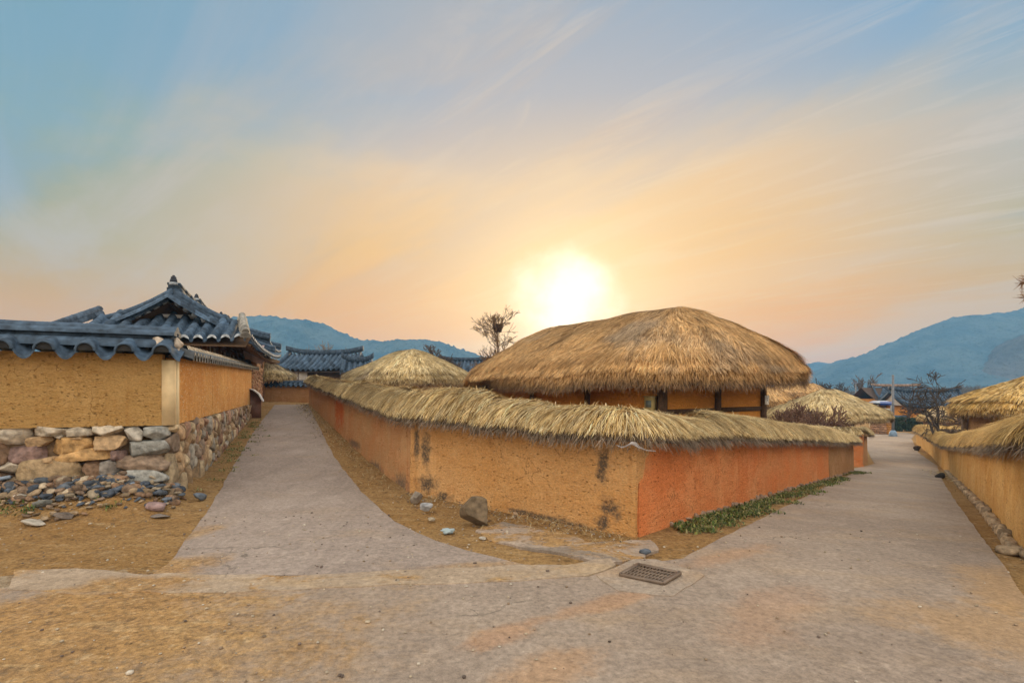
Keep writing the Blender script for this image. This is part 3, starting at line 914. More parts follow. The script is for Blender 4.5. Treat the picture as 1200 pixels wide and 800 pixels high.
# a torn plastic sheet that sticks out from under the thatch at the corner
pts_ = [Wp(px, py, d_) for px, py, d_ in ((722, 521, 5.46), (728, 523, 5.42), (735, 521, 5.40), (740, 518, 5.40), (745, 519, 5.40), (749, 523, 5.44), (757, 527, 5.55), (768, 528, 5.68))]
hh_ = (.008, .012, .016, .03, .045, .02, .012, .008)
gr = [[(p.x, p.y - .02 - .012 * math.sin(j * 2 + i * 1.7), p.z + h__ * (j / 3 - .75)) for i, (p, h__) in enumerate(zip(pts_, hh_))] for j in range(4)]
pm = MB(); pm.grid(gr, col=(.42, .39, .39)); pm.build('plastic_sheet', M['plain'], cw)

# stains of lichen on the ochre face
def wall_pt(px, py, p=B, q=Cc, off=.0):
    k = at_px(p, q, px); d = k[1]
    return Wp(px, py, d)
dots = []
for (px, py, rw, rh) in ((499, 530, .09, .28), (488, 520, .05, .34), (500, 566, .20, .13), (520, 582, .16, .07), (707, 545, .07, .22), (716, 595, .12, .13), (706, 612, .08, .10),
                         (640, 607, .42, .05), (672, 617, .36, .055), (700, 630, .36, .05), (610, 600, .20, .04)):
    p = wall_pt(px, py); dots.append(((p.x, p.y, p.z), (rw, .35, rh)))
stain_dots(M['clay_front'], dots)
reds = []
for (px, py, rw, rh) in ((395, 475, .35, .8), (399, 482, .3, .5)):
    p = wall_pt(px, py, A, B); reds.append(((p.x, p.y, p.z), (rw, 1.2, rh)))
stain_dots(M['clay_pink'], reds, (.50, .10, .02))
pinks = []
for (px, py, rw, rh) in ((470, 570, .25, .20), (440, 548, .5, .12), (415, 520, .8, .10)):
    p = wall_pt(px, py, A, B); pinks.append(((p.x, p.y, p.z), (rw, .9, rh)))
stain_dots(M['clay_pink'], pinks, (.16, .12, .09))

# ------------------------------------------------------------------ wall along the right edge of the right road
rw = thing('mud_wall', tuple(G(1150, 606)), 'yellow mud wall with golden straw cap and stone footing along the right road edge', 'wall')
Rp = [G(1200, 652), G(1160, 602), G(1111, 553), G(1092, 534), G(1073, 519)]
ext = np.array(Rp[0]) + np.array([.15, -2.6, 0])
Rp = [Vector((*ext[:2], gz(*ext[:2])))] + Rp
print('right wall', [tuple(round(c, 2) for c in p) for p in Rp])
for i in range(len(Rp) - 1):
    clay_run(rw, 'wall_section', [Rp[i], Rp[i + 1]], [1.2, 1.18] if i < 2 else [1.12, 1.02], .42, M['clay_yellow'], -1, .09 if i < 3 else .2, rough=.016, seed=30 + i)
mr = mitre([tuple(p) for p in Rp], -.42)
rc = [np.array([*mr[i], gz(*mr[i]) + h]) for i, h in enumerate((1.27, 1.27, 1.2, 1.08, 1.0, .95))]
def onr(i, k): return rc[i] * (1 - k) + rc[i + 1] * k
straw_cap(rw, [rc[0], rc[1], onr(1, .75)], .42, .36, 'gold', 41, flip=-1, ends=(0, 1), skew=.3, tatter=1.2)
straw_cap(rw, [onr(1, .72), rc[2], onr(2, .35)], .42, .36, 'gold', 42, flip=-1, ends=(1, 1), skew=.3)
straw_cap(rw, [onr(2, .33), rc[3]], .42, .40, 'gold', 43, flip=-1, ends=(1, 1), skew=.3)
straw_cap(rw, [rc[3], rc[4]], .42, .40, 'gold', 44, flip=-1, ends=(1, 1), skew=.3)
straw_cap(rw, [rc[4], rc[5]], .42, .38, 'gold', 45, flip=-1, ends=(1, 1), skew=.3)
ft = MB(); rr = np.random.default_rng(5)
for i in range(0, 3):
    p, q = np.array(Rp[i][:2]), np.array(Rp[i + 1][:2]); Ls = np.linalg.norm(q - p); dv = (q - p) / Ls; nn_ = np.array([-dv[1], dv[0]])
    u = 0
    while u < Ls:
        ln = rr.uniform(.12, .34); c = p + dv * (u + ln / 2) + nn_ * .05; zg = gz(*c)
        rock(ft, (*c, zg + .03), (*(dv * ln * .52), 0), (*(nn_ * .08), 0), (0, 0, rr.uniform(.05, .11)), np.array((.42, .31, .20)) * rr.uniform(.6, 1.2), 3, int(u * 100) + i, box=.6, rough=.10, cut=(.6, .95))
        u += ln
ft.build('stone_footing', M['stone'], rw, smooth=True)

# ------------------------------------------------------------------ tiles
SLATE = np.array((.048, .078, .120))


def tile_slope(mb, O, e, n, Le, run, rise, pitch, r, conc=.35, lift=0.0, h0=0, h1=0, tile=.33, cap_col=None, col=SLATE, seed=0, eave_drop=.0, ends=False):
    """a slope of half-round roof tiles: O = eave corner, e = along the eave, n = inwards; h0/h1 cut hips"""
    rng = np.random.default_rng(seed)
    O = np.asarray(O, float); e = nv(e); n = nv(n); Z = np.array([0, 0, 1.0])
    nr = max(1, int(round(Le / pitch))); p = Le / nr
    prof = [(-.5 * p, -.15 * r), (-.38 * p, -.02 * r), (-r * 1.02, .30 * r), (-r, .55 * r), (-.72 * r, 1.05 * r), (-.3 * r, 1.32 * r), (.3 * r, 1.32 * r), (.72 * r, 1.05 * r), (r, .55 * r), (r * 1.02, .30 * r), (.38 * p, -.02 * r), (.5 * p, -.15 * r)]
    if ends: prof = [(-.5 * p, -.70 * r), (-.44 * p, -.66 * r), (-.36 * p, -.42 * r)] + prof[2:-2] + [(.36 * p, -.42 * r), (.44 * p, -.66 * r), (.5 * p, -.70 * r)]
    for i in range(nr):
        u = (i + .5) * p
        hm = run
        if h0: hm = min(hm, u / h0)
        if h1: hm = min(hm, (Le - u) / h1)
        if hm < .12: continue
        hs = [0.0]; k = tile
        while k < hm - .05: hs += [k - .012, k]; k += tile
        hs.append(hm)
        rows = []; cols = []
        tc_ = col * (1 + .16 * rng.normal())
        for j, h in enumerate(hs):
            fr = (h % tile) / tile if j else 0
            if j and j % 2 == 1: fr = 1.0
            swell = 1.0 + .10 * (1 - fr)
            f = h / run
            z = rise * ((1 - conc) * f + conc * f * f) + lift * abs(2 * u / Le - 1) ** 2.5 * (1 - f)
            if j % 2 == 0: tc_ = np.clip(col * (1 + .30 * rng.normal()) + .004 * rng.normal(), .01, .6)
            rows.append([O + e * (u + a * (swell if abs(a) <= r * 1.03 else 1)) + n * h + Z * (z + b * swell) for a, b in prof])
            cols.append([tc_] * len(prof))
        mb.grid(np.array(rows), col=np.array(cols))
        ec = np.array(rows[0])
        # end of the cover tile and lip of the trough tile
        cc = col * .8 if cap_col is None else np.asarray(cap_col)
        kq = 3 if ends else 2
        mb.add(np.concatenate([ec[kq:kq + 8], [ec[kq:kq + 8].mean(0)]]) - n * .004, tris=[(k, 8, k + 1) for k in range(7)] , col=(.02, .018, .016) if ends else cc)
        if ends:
            ring = []
            for hh_, k_ in ((.07, 1.12), (-.045, 1.16), (-.045, .92), (-.02, .90)):
                ring.append([O + e * (u + math.cos(a_) * r * 1.08 * k_) + n * hh_ + Z * (.36 * r + math.sin(a_) * r * 1.04 * k_ + rise * (1 - conc) * max(hh_, -.03) / run) for a_ in np.linspace(-.05, math.pi + .05, 11)])
            mb.grid(np.array(ring), col=np.array([[tc_] * 11, [tc_] * 11, [tc_ * .9] * 11, [tc_ * .3] * 11]))
            mb.add(ring[-1], ngons=[list(range(11))[::-1]], col=np.array((.02, .018, .016)))
        for sub in ((slice(0, 4), slice(len(ec) - 4, len(ec))) if ends else (slice(0, len(ec)),)):
            top_ = ec[sub] - n * .002; lip = top_.copy(); lip[:, 2] -= .035 + eave_drop
            mb.grid(np.stack([lip, top_]), col=col * (1.15 if ends else .85))


def roll_course(mb, p, q, r, L=.45, col=SLATE, n=8, seed=0, squash=1.0, sag=0.0):
    """a horizontal run of half-round tiles"""
    rng = np.random.default_rng(seed)
    p, q = np.asarray(p, float), np.asarray(q, float); D_ = np.linalg.norm(q - p); k = max(1, int(round(D_ / L)))
    d = (q - p) / D_; sd = nv(np.cross(d, [0, 0, 1])); up = np.cross(sd, d)
    for i in range(k):
        a, b = p + (q - p) * (i / k), p + (q - p) * ((i + 1) / k + .02)
        rows = []
        for c, rr_ in ((a, r * 1.07), (a + (b - a) * .2, r), (b, r)):
            ph = np.linspace(-.15, math.pi + .15, n)
            f = np.dot(c - p, d) / D_
            s_ = -sag * 4 * f * (1 - f)
            rows.append([c + sd * math.cos(t_) * rr_ + up * (math.sin(t_) * rr_ * squash + s_) for t_ in ph])
        cc = np.clip(col * (1 + .15 * rng.normal()), .01, .8)
        mb.grid(np.array(rows), col=cc, flip=True)
        mb.add(rows[0], ngons=[list(range(n))], col=cc * .7)
        mb.add(rows[-1], ngons=[list(range(n))[::-1]], col=cc * .7)


# ------------------------------------------------------------------ tiled wall at the left
f2 = np.array([-.929, -.370]); s2 = np.array([-.380, .925]); L0 = np.array([-4.80, 7.27])
f3, s3 = np.array([*f2, 0]), np.array([*s2, 0]); Z3 = np.array([0, 0, 1.0])
lw = thing('tiled_wall', (-4.8, 7.27, 0), 'plastered wall on big stones under dark blue roof tiles at the left of the lane', 'wall')
LF, LS = 5.5, 12.2
def LP(u, v, z): return np.array([*(L0 + f2 * u + s2 * v), z])


def slab(name, u0, u1, v0, v1, z0, z1, m, parent, nu=40, nz=20, face='front', rough=.008, seed=0, z1b=None, z0b=None):
    """a plastered panel with a rough outer face; top and bottom may slope along it"""
    mb = MB()
    z1b = z1 if z1b is None else z1b; z0b = z0 if z0b is None else z0b
    U = np.linspace(0, 1, nu); V = np.linspace(0, 1, nz)
    out = -s3 if face == 'front' else -f3
    rows = []
    for b in V:
        row = []
        for a in U:
            zt, zb = z1 + (z1b - z1) * a, z0 + (z0b - z0) * a
            p = LP(u0 + (u1 - u0) * a, v0, zb + (zt - zb) * b) if face == 'front' else LP(u0, v0 + (v1 - v0) * a, zb + (zt - zb) * b)
            row.append(p)
        rows.append(row)
    Fr = np.array(rows); sh = Fr.shape
    d = rough * fbm(Fr.reshape(-1, 3), 3.0, 3, seed).reshape(sh[:2])
    Bk = Fr.copy() - out * .16
    Fr = Fr + out * d[..., None]
    fl = face == 'front'
    mb.grid(Fr, flip=fl); mb.grid(Bk, flip=not fl)
    for a_, b_ in ((Fr[0], Bk[0]), (Fr[-1], Bk[-1]), (Fr[:, 0], Bk[:, 0]), (Fr[:, -1], Bk[:, -1])):
        mb.grid(np.stack([a_, b_]))
    return mb.build(name, m, parent)


ST = 1.14
slab('plaster_panel', .14, LF, .0, 0, ST, 2.14, M['clay_left'], lw, 110, 26, 'front', .008, 1)
for i, (v0, v1) in enumerate(((.30, 3.4), (3.4, 6.2), (6.2, 9.0), (9.0, LS))):
    za = lambda v, a, b: a + (b - a) * v / LS
    slab('plaster_panel', .0, 0, v0 + .006, v1 - .006, za(v0, ST, 1.20), za(v0, 2.10, 2.44), M['clay_side'], lw, 50, 18, 'side', .010, 5 + i, z1b=za(v1, 2.10, 2.44), z0b=za(v1, ST, 1.20))
# pale corner strips
cs = MB()
for u0, u1, v_, k in ((.0, .145, -.012, 0),):
    cs.box(LP(.07, .05, (ST + 2.06) / 2 + .0), f3 * .075, s3 * .062, Z3 * (2.06 - ST) / 2, (.62, .47, .27))
cs.box(LP(.06, .20, (ST - .06 + 2.06) / 2), f3 * .072, s3 * .088, Z3 * (2.06 - ST + .06) / 2, (.64, .52, .32))
cs.build('corner_strip', M['plain'], lw)
# core behind the stones
cb = MB()
for (u0, u1, v0, v1, z1) in ((.12, LF, .14, .40, ST - .02), (.14, .42, .405, LS, ST - .02)):
    c = LP((u0 + u1) / 2, (v0 + v1) / 2, (z1 - .4) / 2); cb.box(c, f3 * (u1 - u0) / 2, s3 * (v1 - v0) / 2, Z3 * (z1 + .4) / 2, (.20, .13, .075))
stb = cb
# front stones, from the photograph
def on_front(px, py):
    dirv = np.array([(px - 600) / F, 1, -(py - HOR) / F]); o = np.array([0, 0, CAM_H])
    nn_ = s3; k = np.dot(np.array([*L0, 0]) - o, nn_) / np.dot(dirv, nn_)
    p = o + dirv * k; rel = p[:2] - L0
    return np.dot(rel, f2), p[2]
cream, tan, och, bro, blu, pur = (.50, .43, .34), (.48, .33, .19), (.46, .28, .12), (.22, .14, .09), (.30, .30, .28), (.24, .16, .14)
FS = [(-22, 499, 30, 521, cream), (31, 499, 78, 511, cream), (78, 498, 107, 511, cream), (107, 496, 143, 511, cream), (143, 498, 167, 516, (.48, .44, .38)), (168, 500, 197, 517, blu),
      (28, 512, 57, 523, tan), (57, 513, 106, 532, och), (109, 511, 148, 527, tan), (143, 517, 197, 536, blu), (63, 526, 131, 542, (.50, .31, .14)), (130, 528, 146, 541, pur),
      (3, 521, 57, 548, pur), (137, 534, 197, 553, (.30, .22, .16)), (-10, 541, 24, 556, cream), (-30, 520, 5, 546, bro), (19, 538, 98, 574, (.40, .29, .17)), (127, 551, 198, 570, blu),
      (-30, 552, 21, 582, bro), (96, 540, 131, 560, bro), (116, 540, 140, 557, (.28, .25, .22)), (96, 560, 132, 585, bro), (120, 568, 165, 588, tan), (160, 568, 200, 590, bro), (20, 572, 70, 590, bro), (62, 572, 110, 592, pur),
      (48, 536, 66, 544, tan), (60, 510, 74, 515, cream), (80, 511, 100, 515, tan), (-60, 540, -8, 580, tan), (-70, 498, -20, 520, tan), (-70, 516, -28, 545, pur)]
for i, (x0, y0, x1, y1, cc) in enumerate(FS):
    ua, za_ = on_front(x0, (y0 + y1) / 2); ub, _ = on_front(x1, (y0 + y1) / 2); _, zt = on_front((x0 + x1) / 2, y0); _, zb = on_front((x0 + x1) / 2, y1)
    if y0 > 565: zb -= .15
    c = LP((ua + ub) / 2, .11, (zt + zb) / 2)
    rock(stb, c, f3 * abs(ua - ub) * .55 + Z3 * .012 * math.sin(i * 1.9), s3 * (.15 + .02 * (i % 3)), Z3 * (zt - zb) * .57 + f3 * .0, np.array(cc) * (1 + .08 * math.sin(i * 2.7)), 4, 40 + i, planes=9, box=.62, rough=.07, cut=(.66, .96))
# side stones, smaller and more upright
rr = np.random.default_rng(9)
v = .05
zc = lambda a: -.06 if a < 1 else gz(*(L0 + s2 * a)) - .06
rowsz = 0
v = 0.0
cells = []
while v < LS:
    wv = rr.uniform(.16, .30); z = zc(v + wv / 2); zt = ST + .05 * v / LS
    while z < zt - .04:
        hz = rr.uniform(.14, .34) if z > .35 or v > 3 else rr.uniform(.25, .5)
        if z + hz > zt - .10: hz = zt - z
        cells.append((v, wv * rr.uniform(.9, 1.15), z, hz)); z += hz
    v += wv
pal = [(.46, .32, .19), (.40, .27, .16), (.50, .39, .25), (.32, .24, .18), (.36, .22, .15), (.40, .36, .30)]
for i, (v, wv, z, hz) in enumerate(cells):
    c = LP(.05 + rr.uniform(-.02, .03), v + wv / 2, z + hz / 2)
    tl = rr.normal() * .12
    rock(stb, c, s3 * wv * .54 + Z3 * tl * wv, f3 * .10, Z3 * hz * .54 - s3 * tl * hz * .5, np.array(pal[rr.integers(len(pal))]) * rr.uniform(.6, 1.2), 3, 300 + i, planes=9, box=.6, rough=.09, cut=(.62, .96))
stb.build('stone_base', M['stone'], lw, smooth=False)

# front tile cap
tp = MB()
tile_slope(tp, LP(LF + .3, -.24, 2.135), -f3, s3, LF + .42, .40, .17, .42, .090, conc=.1, tile=.36, seed=3, ends=True)
tile_slope(tp, LP(-.12, .60, 2.135), f3, -s3, LF + .42, .40, .17, .42, .090, conc=.1, tile=.36, seed=4)
tp.build('tile_course', M['tile'], lw)
rg = MB()
roll_course(rg, LP(LF + .3, .03, 2.265), LP(.25, .03, 2.245), .115, .84, seed=1)
roll_course(rg, LP(LF + .3, .33, 2.265), LP(.25, .33, 2.245), .115, .84, seed=2)
for k, (z, hw, hh) in enumerate(((2.375, .17, .016), (2.415, .185, .018))):
    n_ = 7
    for j in range(n_):
        a = .16 + (LF + .14) * j / n_; b = .16 + (LF + .14) * (j + 1) / n_ - .008
        rg.box(LP((a + b) / 2, .18, z), f3 * (b - a) / 2, s3 * hw, Z3 * hh, SLATE * (.55 + .12 * ((j * 7 + k * 3) % 5) / 4))
for zz_, r_, v_ in ((2.425, .085, .045), (2.425, .085, .315), (2.475, .11, .18)):
    roll_course(rg, LP(LF + .3, v_, zz_), LP(.10, v_, zz_ - .01), r_, .95, seed=5, squash=.8)
rg.box(LP(LF / 2 + .2, .18, 2.31), f3 * (LF / 2 + .05), s3 * .13, Z3 * .06, (.16, .10, .06))
rg.build('ridge', M['tile'], lw)
# mortar lumps at the end of the ridge
mo = MB()
for i, (u, vv, z, a, b, c_) in enumerate(((.17, .0, 2.30, .17, .12, .09), (-.02, .10, 2.30, .09, .13, .11), (.02, .25, 2.27, .12, .12, .09), (.0, .02, 2.22, .07, .07, .06))):
    rock(mo, LP(u, vv, z), f3 * a, s3 * b, Z3 * c_, (.50, .42, .34), 3, 70 + i, rough=.08)
mo.build('mortar', M['stone'], lw, smooth=True)
# side tile cap, running up the lane
slope = (2.44 - 2.10) / LS
ts = MB()
sd = nv(s3 + Z3 * slope)
tile_slope(ts, LP(-.24, .0, 2.09), sd, f3, LS + .1, .40, .16, .24, .068, conc=.1, tile=.3, seed=8, col=np.array((.10, .11, .12)))
tile_slope(ts, LP(.60, LS + .1, 2.09 + slope * LS), -sd, -f3, LS + .1, .40, .16, .24, .068, conc=.1, tile=.3, seed=9, col=np.array((.10, .11, .12)))
ts.build('tile_course', M['tile'], lw)
rs = MB()
roll_course(rs, LP(.03, .15, 2.22), LP(.03, LS, 2.22 + slope * LS), .085, .36, col=np.array((.36, .30, .22)), seed=11)
roll_course(rs, LP(.32, .15, 2.22), LP(.32, LS, 2.22 + slope * LS), .085, .36, col=np.array((.36, .30, .22)), seed=12)
roll_course(rs, LP(.18, .15, 2.27), LP(.18, LS, 2.27 + slope * LS), .10, .36, col=np.array((.40, .33, .24)), seed=13)
rs.build('ridge', M['tile'], lw)


# ------------------------------------------------------------------ thatched houses
def thatch_roof(parent, c, lx, a, b, rl, ze, H, tone='brown', n=30000, thick=.22, seed=0, wmul=1.0, e=1.22, p=3.0, courses=0, rope=True, under=(.16, .11, .07), peak=0.0, tilt=0.0):
    """rounded hip of straw: c = centre (x, y), lx = direction of the ridge, a/b = half width and half length at the eave"""
    rng = np.random.default_rng(seed + 500)
    lx = nv(np.asarray(lx, float)); rx = np.array([lx[1], -lx[0]])
    c = np.asarray(c, float)

    def bnd(t):
        th = 2 * math.pi * t
        cs_, sn = np.cos(th), np.sin(th)
        x = a * np.sign(cs_) * np.abs(cs_) ** (2 / p); y = b * np.sign(sn) * np.abs(sn) ** (2 / p)
        k = 1 + .022 * vnoise(np.stack([np.cos(th) * 5, np.sin(th) * 5, th * 0], -1), 1.6, seed).reshape(th.shape)
        return np.stack([x * k, y * k], -1)

    def surf(t, q, lift=0.0):
        B_ = bnd(t); R_ = np.stack([B_[..., 0] * 0, np.clip(B_[..., 1], -rl, rl)], -1)
        xy = R_ + (B_ - R_) * np.asarray(q)[..., None]
        z = ze + H * (1 - np.abs(q) ** e) - .16 * sstep(.86, 1.0, q) * min(1, H)
        th = 2 * math.pi * t
        lump = np.stack([xy[..., 0], xy[..., 1], xy[..., 0] * 0], -1).reshape(-1, 3)
        z = z + (.055 * vnoise(lump, .9, seed + 2) + .03 * vnoise(lump, 2.4, seed + 3)).reshape(z.shape) * min(1.0, H) + lift
        furrow = vnoise(np.stack([np.cos(th) * b, np.sin(th) * b, th * 0], -1).reshape(-1, 3), 3.2, seed + 6).reshape(z.shape)
        z = z + .035 * furrow * np.clip(q * 1.5 - .5, 0, 1)
        if peak: z = z + peak * np.exp(-(np.asarray(q) / .10) ** 2)
        if tilt: z = z + tilt * xy[..., 0]
        w = c + rx * xy[..., :1] + lx * xy[..., 1:2]
        return np.concatenate([w, z[..., None]], -1)
    T_ = np.linspace(0, 1, 161)
    Q_ = np.concatenate([np.linspace(0.001, .8, 14), np.linspace(.84, 1, 8)])
    tt, qq = np.meshgrid(T_, Q_, indexing='ij')
    core = surf(tt, qq)
    lip = []
    ed = surf(T_, np.ones_like(T_))
    cen = np.array([*c, 0])
    for k, (inw, dz) in enumerate(((.005, -.06), (.02, -thick * .75), (.08, -thick), (.32, -thick + .02), (.45, -thick + .18))):
        L_ = ed.copy(); L_[:, :2] = ed[:, :2] + (c - ed[:, :2]) * inw; L_[:, 2] += dz; lip.append(L_)
    Gd = np.concatenate([core, np.stack(lip, 1)], 1)
    basec = np.array({'brown': (.17, .10, .045), 'gold': (.17, .10, .04), 'pale': (.18, .12, .06), 'fresh': (.4, .28, .13)}[tone])  # dark bases under the straws carry painted shade for the gaps
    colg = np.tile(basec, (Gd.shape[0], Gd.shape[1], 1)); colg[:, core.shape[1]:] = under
    mb = MB(); mb.grid(Gd, col=colg, flip=True)
    # straws, combed down the slope
    per = np.linalg.norm(np.diff(bnd(T_), axis=0), axis=1); cum = np.concatenate([[0], np.cumsum(per)]); cum /= cum[-1]
    t = np.interp(rng.random(n), cum, T_); q = np.sqrt(rng.random(n)) * .985
    if courses: q = np.clip((np.floor(q * courses) + rng.uniform(.0, .55, n)) / courses, 0, .97)
    P = surf(t, q, rng.uniform(-.01, .03, n))
    P2_ = surf(t, np.minimum(q + .04, 1.0))
    Dn = nv(P2_ - surf(t, q)); P3_ = surf((t + .004) % 1.0, q); Tn = nv(P3_ - surf(t, q))
    Nn = nv(np.cross(Dn, Tn)); Nn *= np.where(Nn[:, 2:3] < 0, -1, 1)
    sk = .20 * rng.normal(size=n) + .40 * vnoise(P, .9, seed + 8) + .35 * vnoise(P, 4.0, seed + 9)
    Dd = nv(Dn + Tn * sk[:, None])
    span = np.linalg.norm(P - surf(t, np.ones_like(t)), axis=1)
    L = np.minimum(rng.uniform(.30, .62, n), span + rng.uniform(.02, .16, n))
    dist = np.hypot(P[:, 0], P[:, 1])
    wd = np.maximum(.010, dist * .00108) * wmul
    col = straw_col(n, tone, rng)
    pt = 1 + .20 * vnoise(np.column_stack([t * 60, q * 2.5, q * 0]), 1.0, seed + 1) + .20 * fbm(P, .8, 3, seed + 5) + .22 * vnoise(np.column_stack([t * 240, q * 3, q * 0]), 1.0, seed + 11)
    wth = np.clip(fbm(P, .55, 4, seed + 15) * 2.2 - .35, 0, .6)[:, None]; col = col * (1 - wth) + col.mean(1, keepdims=True) * np.array([.80, .68, .54]) * wth
    blades(mb, P, Dd, Nn, L, wd * rng.uniform(.6, 1.4, n), sag=.05, lift=.02 if not courses else .05, col=np.clip(col * pt[:, None], .02, .85))
    # ragged ends at the eave and old layers below
    m = n // 3
    t = np.interp(rng.random(m), cum, T_); dr = rng.random(m) ** 1.3
    P = surf(t, np.full(m, 1.0)); 
    out = P[:, :2] - c; outn = nv(out)
    P[:, 2] -= dr * thick * 1.0; P[:, :2] -= outn * (dr * .06 + rng.uniform(0, .05, m))[:, None]
    tang = np.column_stack([-outn[:, 1], outn[:, 0], np.zeros(m)])
    Dd = nv(np.column_stack([outn * rng.uniform(.05, .7, m)[:, None], -rng.uniform(.5, 1.1, m)]) + tang * .35 * rng.normal(size=(m, 1)))
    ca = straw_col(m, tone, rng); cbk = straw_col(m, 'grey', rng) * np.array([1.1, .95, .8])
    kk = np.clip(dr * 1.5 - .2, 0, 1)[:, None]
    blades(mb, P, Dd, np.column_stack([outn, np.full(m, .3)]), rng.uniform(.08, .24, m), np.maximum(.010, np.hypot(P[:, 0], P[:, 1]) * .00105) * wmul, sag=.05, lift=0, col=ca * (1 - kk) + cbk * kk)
    o = mb.build('roof', M['straw'], parent)
    return o, surf, rx, lx


def clay_face(parent, p, q, z0, z1, m, th=.12, nm='wall', inset=.0):
    p, q = np.array(p[:2], float), np.array(q[:2], float); d = nv(q - p); n = np.array([d[1], -d[0]])
    mb = MB(); c = (p + q) / 2 - n * (th / 2 + inset)
    mb.box((*c, (z0 + z1) / 2), (*(d * np.linalg.norm(q - p) / 2), 0), (*(n * th / 2), 0), (0, 0, (z1 - z0) / 2))
    return mb.build(nm, m, parent)


def post(parent, p, z0, z1, r=.075, nm='post', col=(.085, .05, .03)):
    mb = MB(); mb.box((p[0], p[1], (z0 + z1) / 2), (r, 0, 0), (0, r, 0), (0, 0, (z1 - z0) / 2), col)
    return mb.build(nm, M['wood'], parent)


def beam(parent, p, q, z, r=.055, nm='beam', col=(.085, .05, .03), out=.02):
    p, q = np.array(p[:2], float), np.array(q[:2], float); d = nv(q - p); n = np.array([d[1], -d[0]])
    mb = MB(); c = (p + q) / 2 + n * (out - r)
    mb.box((*c, z), (*(d * np.linalg.norm(q - p) / 2), 0), (*(n * r), 0), (0, 0, r), col)
    return mb.build(nm, M['wood'], parent)


# the big house inside the mud wall
hr = np.array([.819, .574]); hl = np.array([-.574, .819])
K0 = np.array([3.08, 10.5]); hz = gz(*K0) - .25
h = thing('thatched_house', (K0[0] + 2.0 * hr[0] + 3.2 * hl[0], K0[1] + 2.0 * hr[1] + 3.2 * hl[1], hz), 'big thatched house with orange clay walls and dark timber posts behind the mud wall', 'house')
WR, WL = 3.82, 6.6
cen = K0 + hr * (WR / 2) + hl * (WL / 2)
roof, rsurf, _, _ = thatch_roof(h, cen + hl * .05, hl, WR / 2 + 1.12, WL / 2 + 1.5, 2.35, 2.25, 1.46, 'brown', 95000, .30, 3, peak=.0, e=1.16, tilt=.015)
def HK(r_, l_): return K0 + hr * r_ + hl * l_
WT = 2.12
for i in range(2):      # right gable face, two bays
    a_, b_ = HK(1.91 * i + .07, 0), HK(1.91 * (i + 1) - .07, 0)
    clay_face(h, a_, b_, hz, WT, M['house_clay'])
    beam(h, a_, b_, 1.20 + .01 * i, .055)
for i in range(3):      # left face, three bays
    a_, b_ = HK(0, 2.2 * (i + 1) - .07), HK(0, 2.2 * i + .07)
    clay_face(h, a_, b_, hz, WT, M['house_clay'])
    beam(h, a_, b_, 1.22, .05)
clay_face(h, HK(WR, .07), HK(WR, WL), hz, WT, M['house_clay']); clay_face(h, HK(WR, WL), HK(0, WL), hz, WT, M['house_clay'])
for r_, l_ in ((0, 0), (1.91, 0), (3.82, 0), (0, 2.2), (0, 4.4), (0, 6.6)):
    p = HK(r_, l_); post(h, p, hz, WT, .085 if (r_, l_) == (0, 0) else .07)
# number plate, meter box and lamp bracket on the house
np_ = MB(); p = HK(3.82 + .02, -.10); n3 = np.array([hr[1], -hr[0], 0]); d3 = np.array([*hr, 0])
np_.box((p[0], p[1], 1.42), d3 * .085, n3 * .006, (0, 0, .115), (.72, .72, .70))
o = np_.build('number_plate', M['plain'], None)
for k, (z, s_) in enumerate(((1.46, .022), (1.41, .03))):
    mk_ = MB(); mk_.box((p[0] + n3[0] * .008, p[1] + n3[1] * .008, z), d3 * .018, n3 * .002, (0, 0, s_ * .7), (.05, .05, .06)); mk_.build('marking', M['plain'], o)
tag(o, 'small white plate fixed to the outermost post of the big thatched house', 'plate')
mbx = MB(); p = HK(-.10, .22); nl3 = np.array([-hr[0], -hr[1], 0]); dl3 = np.array([*hl, 0])
mbx.box((p[0], p[1], 1.34), dl3 * .11, nl3 * .06, (0, 0, .17), (.42, .33, .14)); o = mbx.build('meter_box', M['plain'], None)
m2 = MB(); m2.box((p[0] + nl3[0] * .063, p[1] + nl3[1] * .063, 1.37), dl3 * .07, nl3 * .006, (0, 0, .07), (.12, .15, .14)); m2.build('window', M['metal'], o)
m2 = MB(); m2.box((p[0] + nl3[0] * .005, p[1] + nl3[1] * .005, 1.52), dl3 * .125, nl3 * .075, (0, 0, .012), (.34, .27, .12)); m2.build('lid', M['metal'], o)
tag(o, 'small ochre meter box on the clay wall beside the corner post', 'box')
br = MB(); p = HK(-.12, .55)
for dz_ in (0, .13): br.tube([(p[0], p[1], 1.72 + dz_), (p[0] + nl3[0] * .30, p[1] + nl3[1] * .30, 1.72 + dz_)], .012, 5, (.6, .56, .5))
br.tube([(p[0] + nl3[0] * .30, p[1] + nl3[1] * .30, 1.70), (p[0] + nl3[0] * .30, p[1] + nl3[1] * .30, 1.87)], .015, 5, (.6, .56, .5))
o = br.build('wall_bracket', M['metal'], None); tag(o, 'pale metal bracket under the eave of the big thatched house', 'bracket')


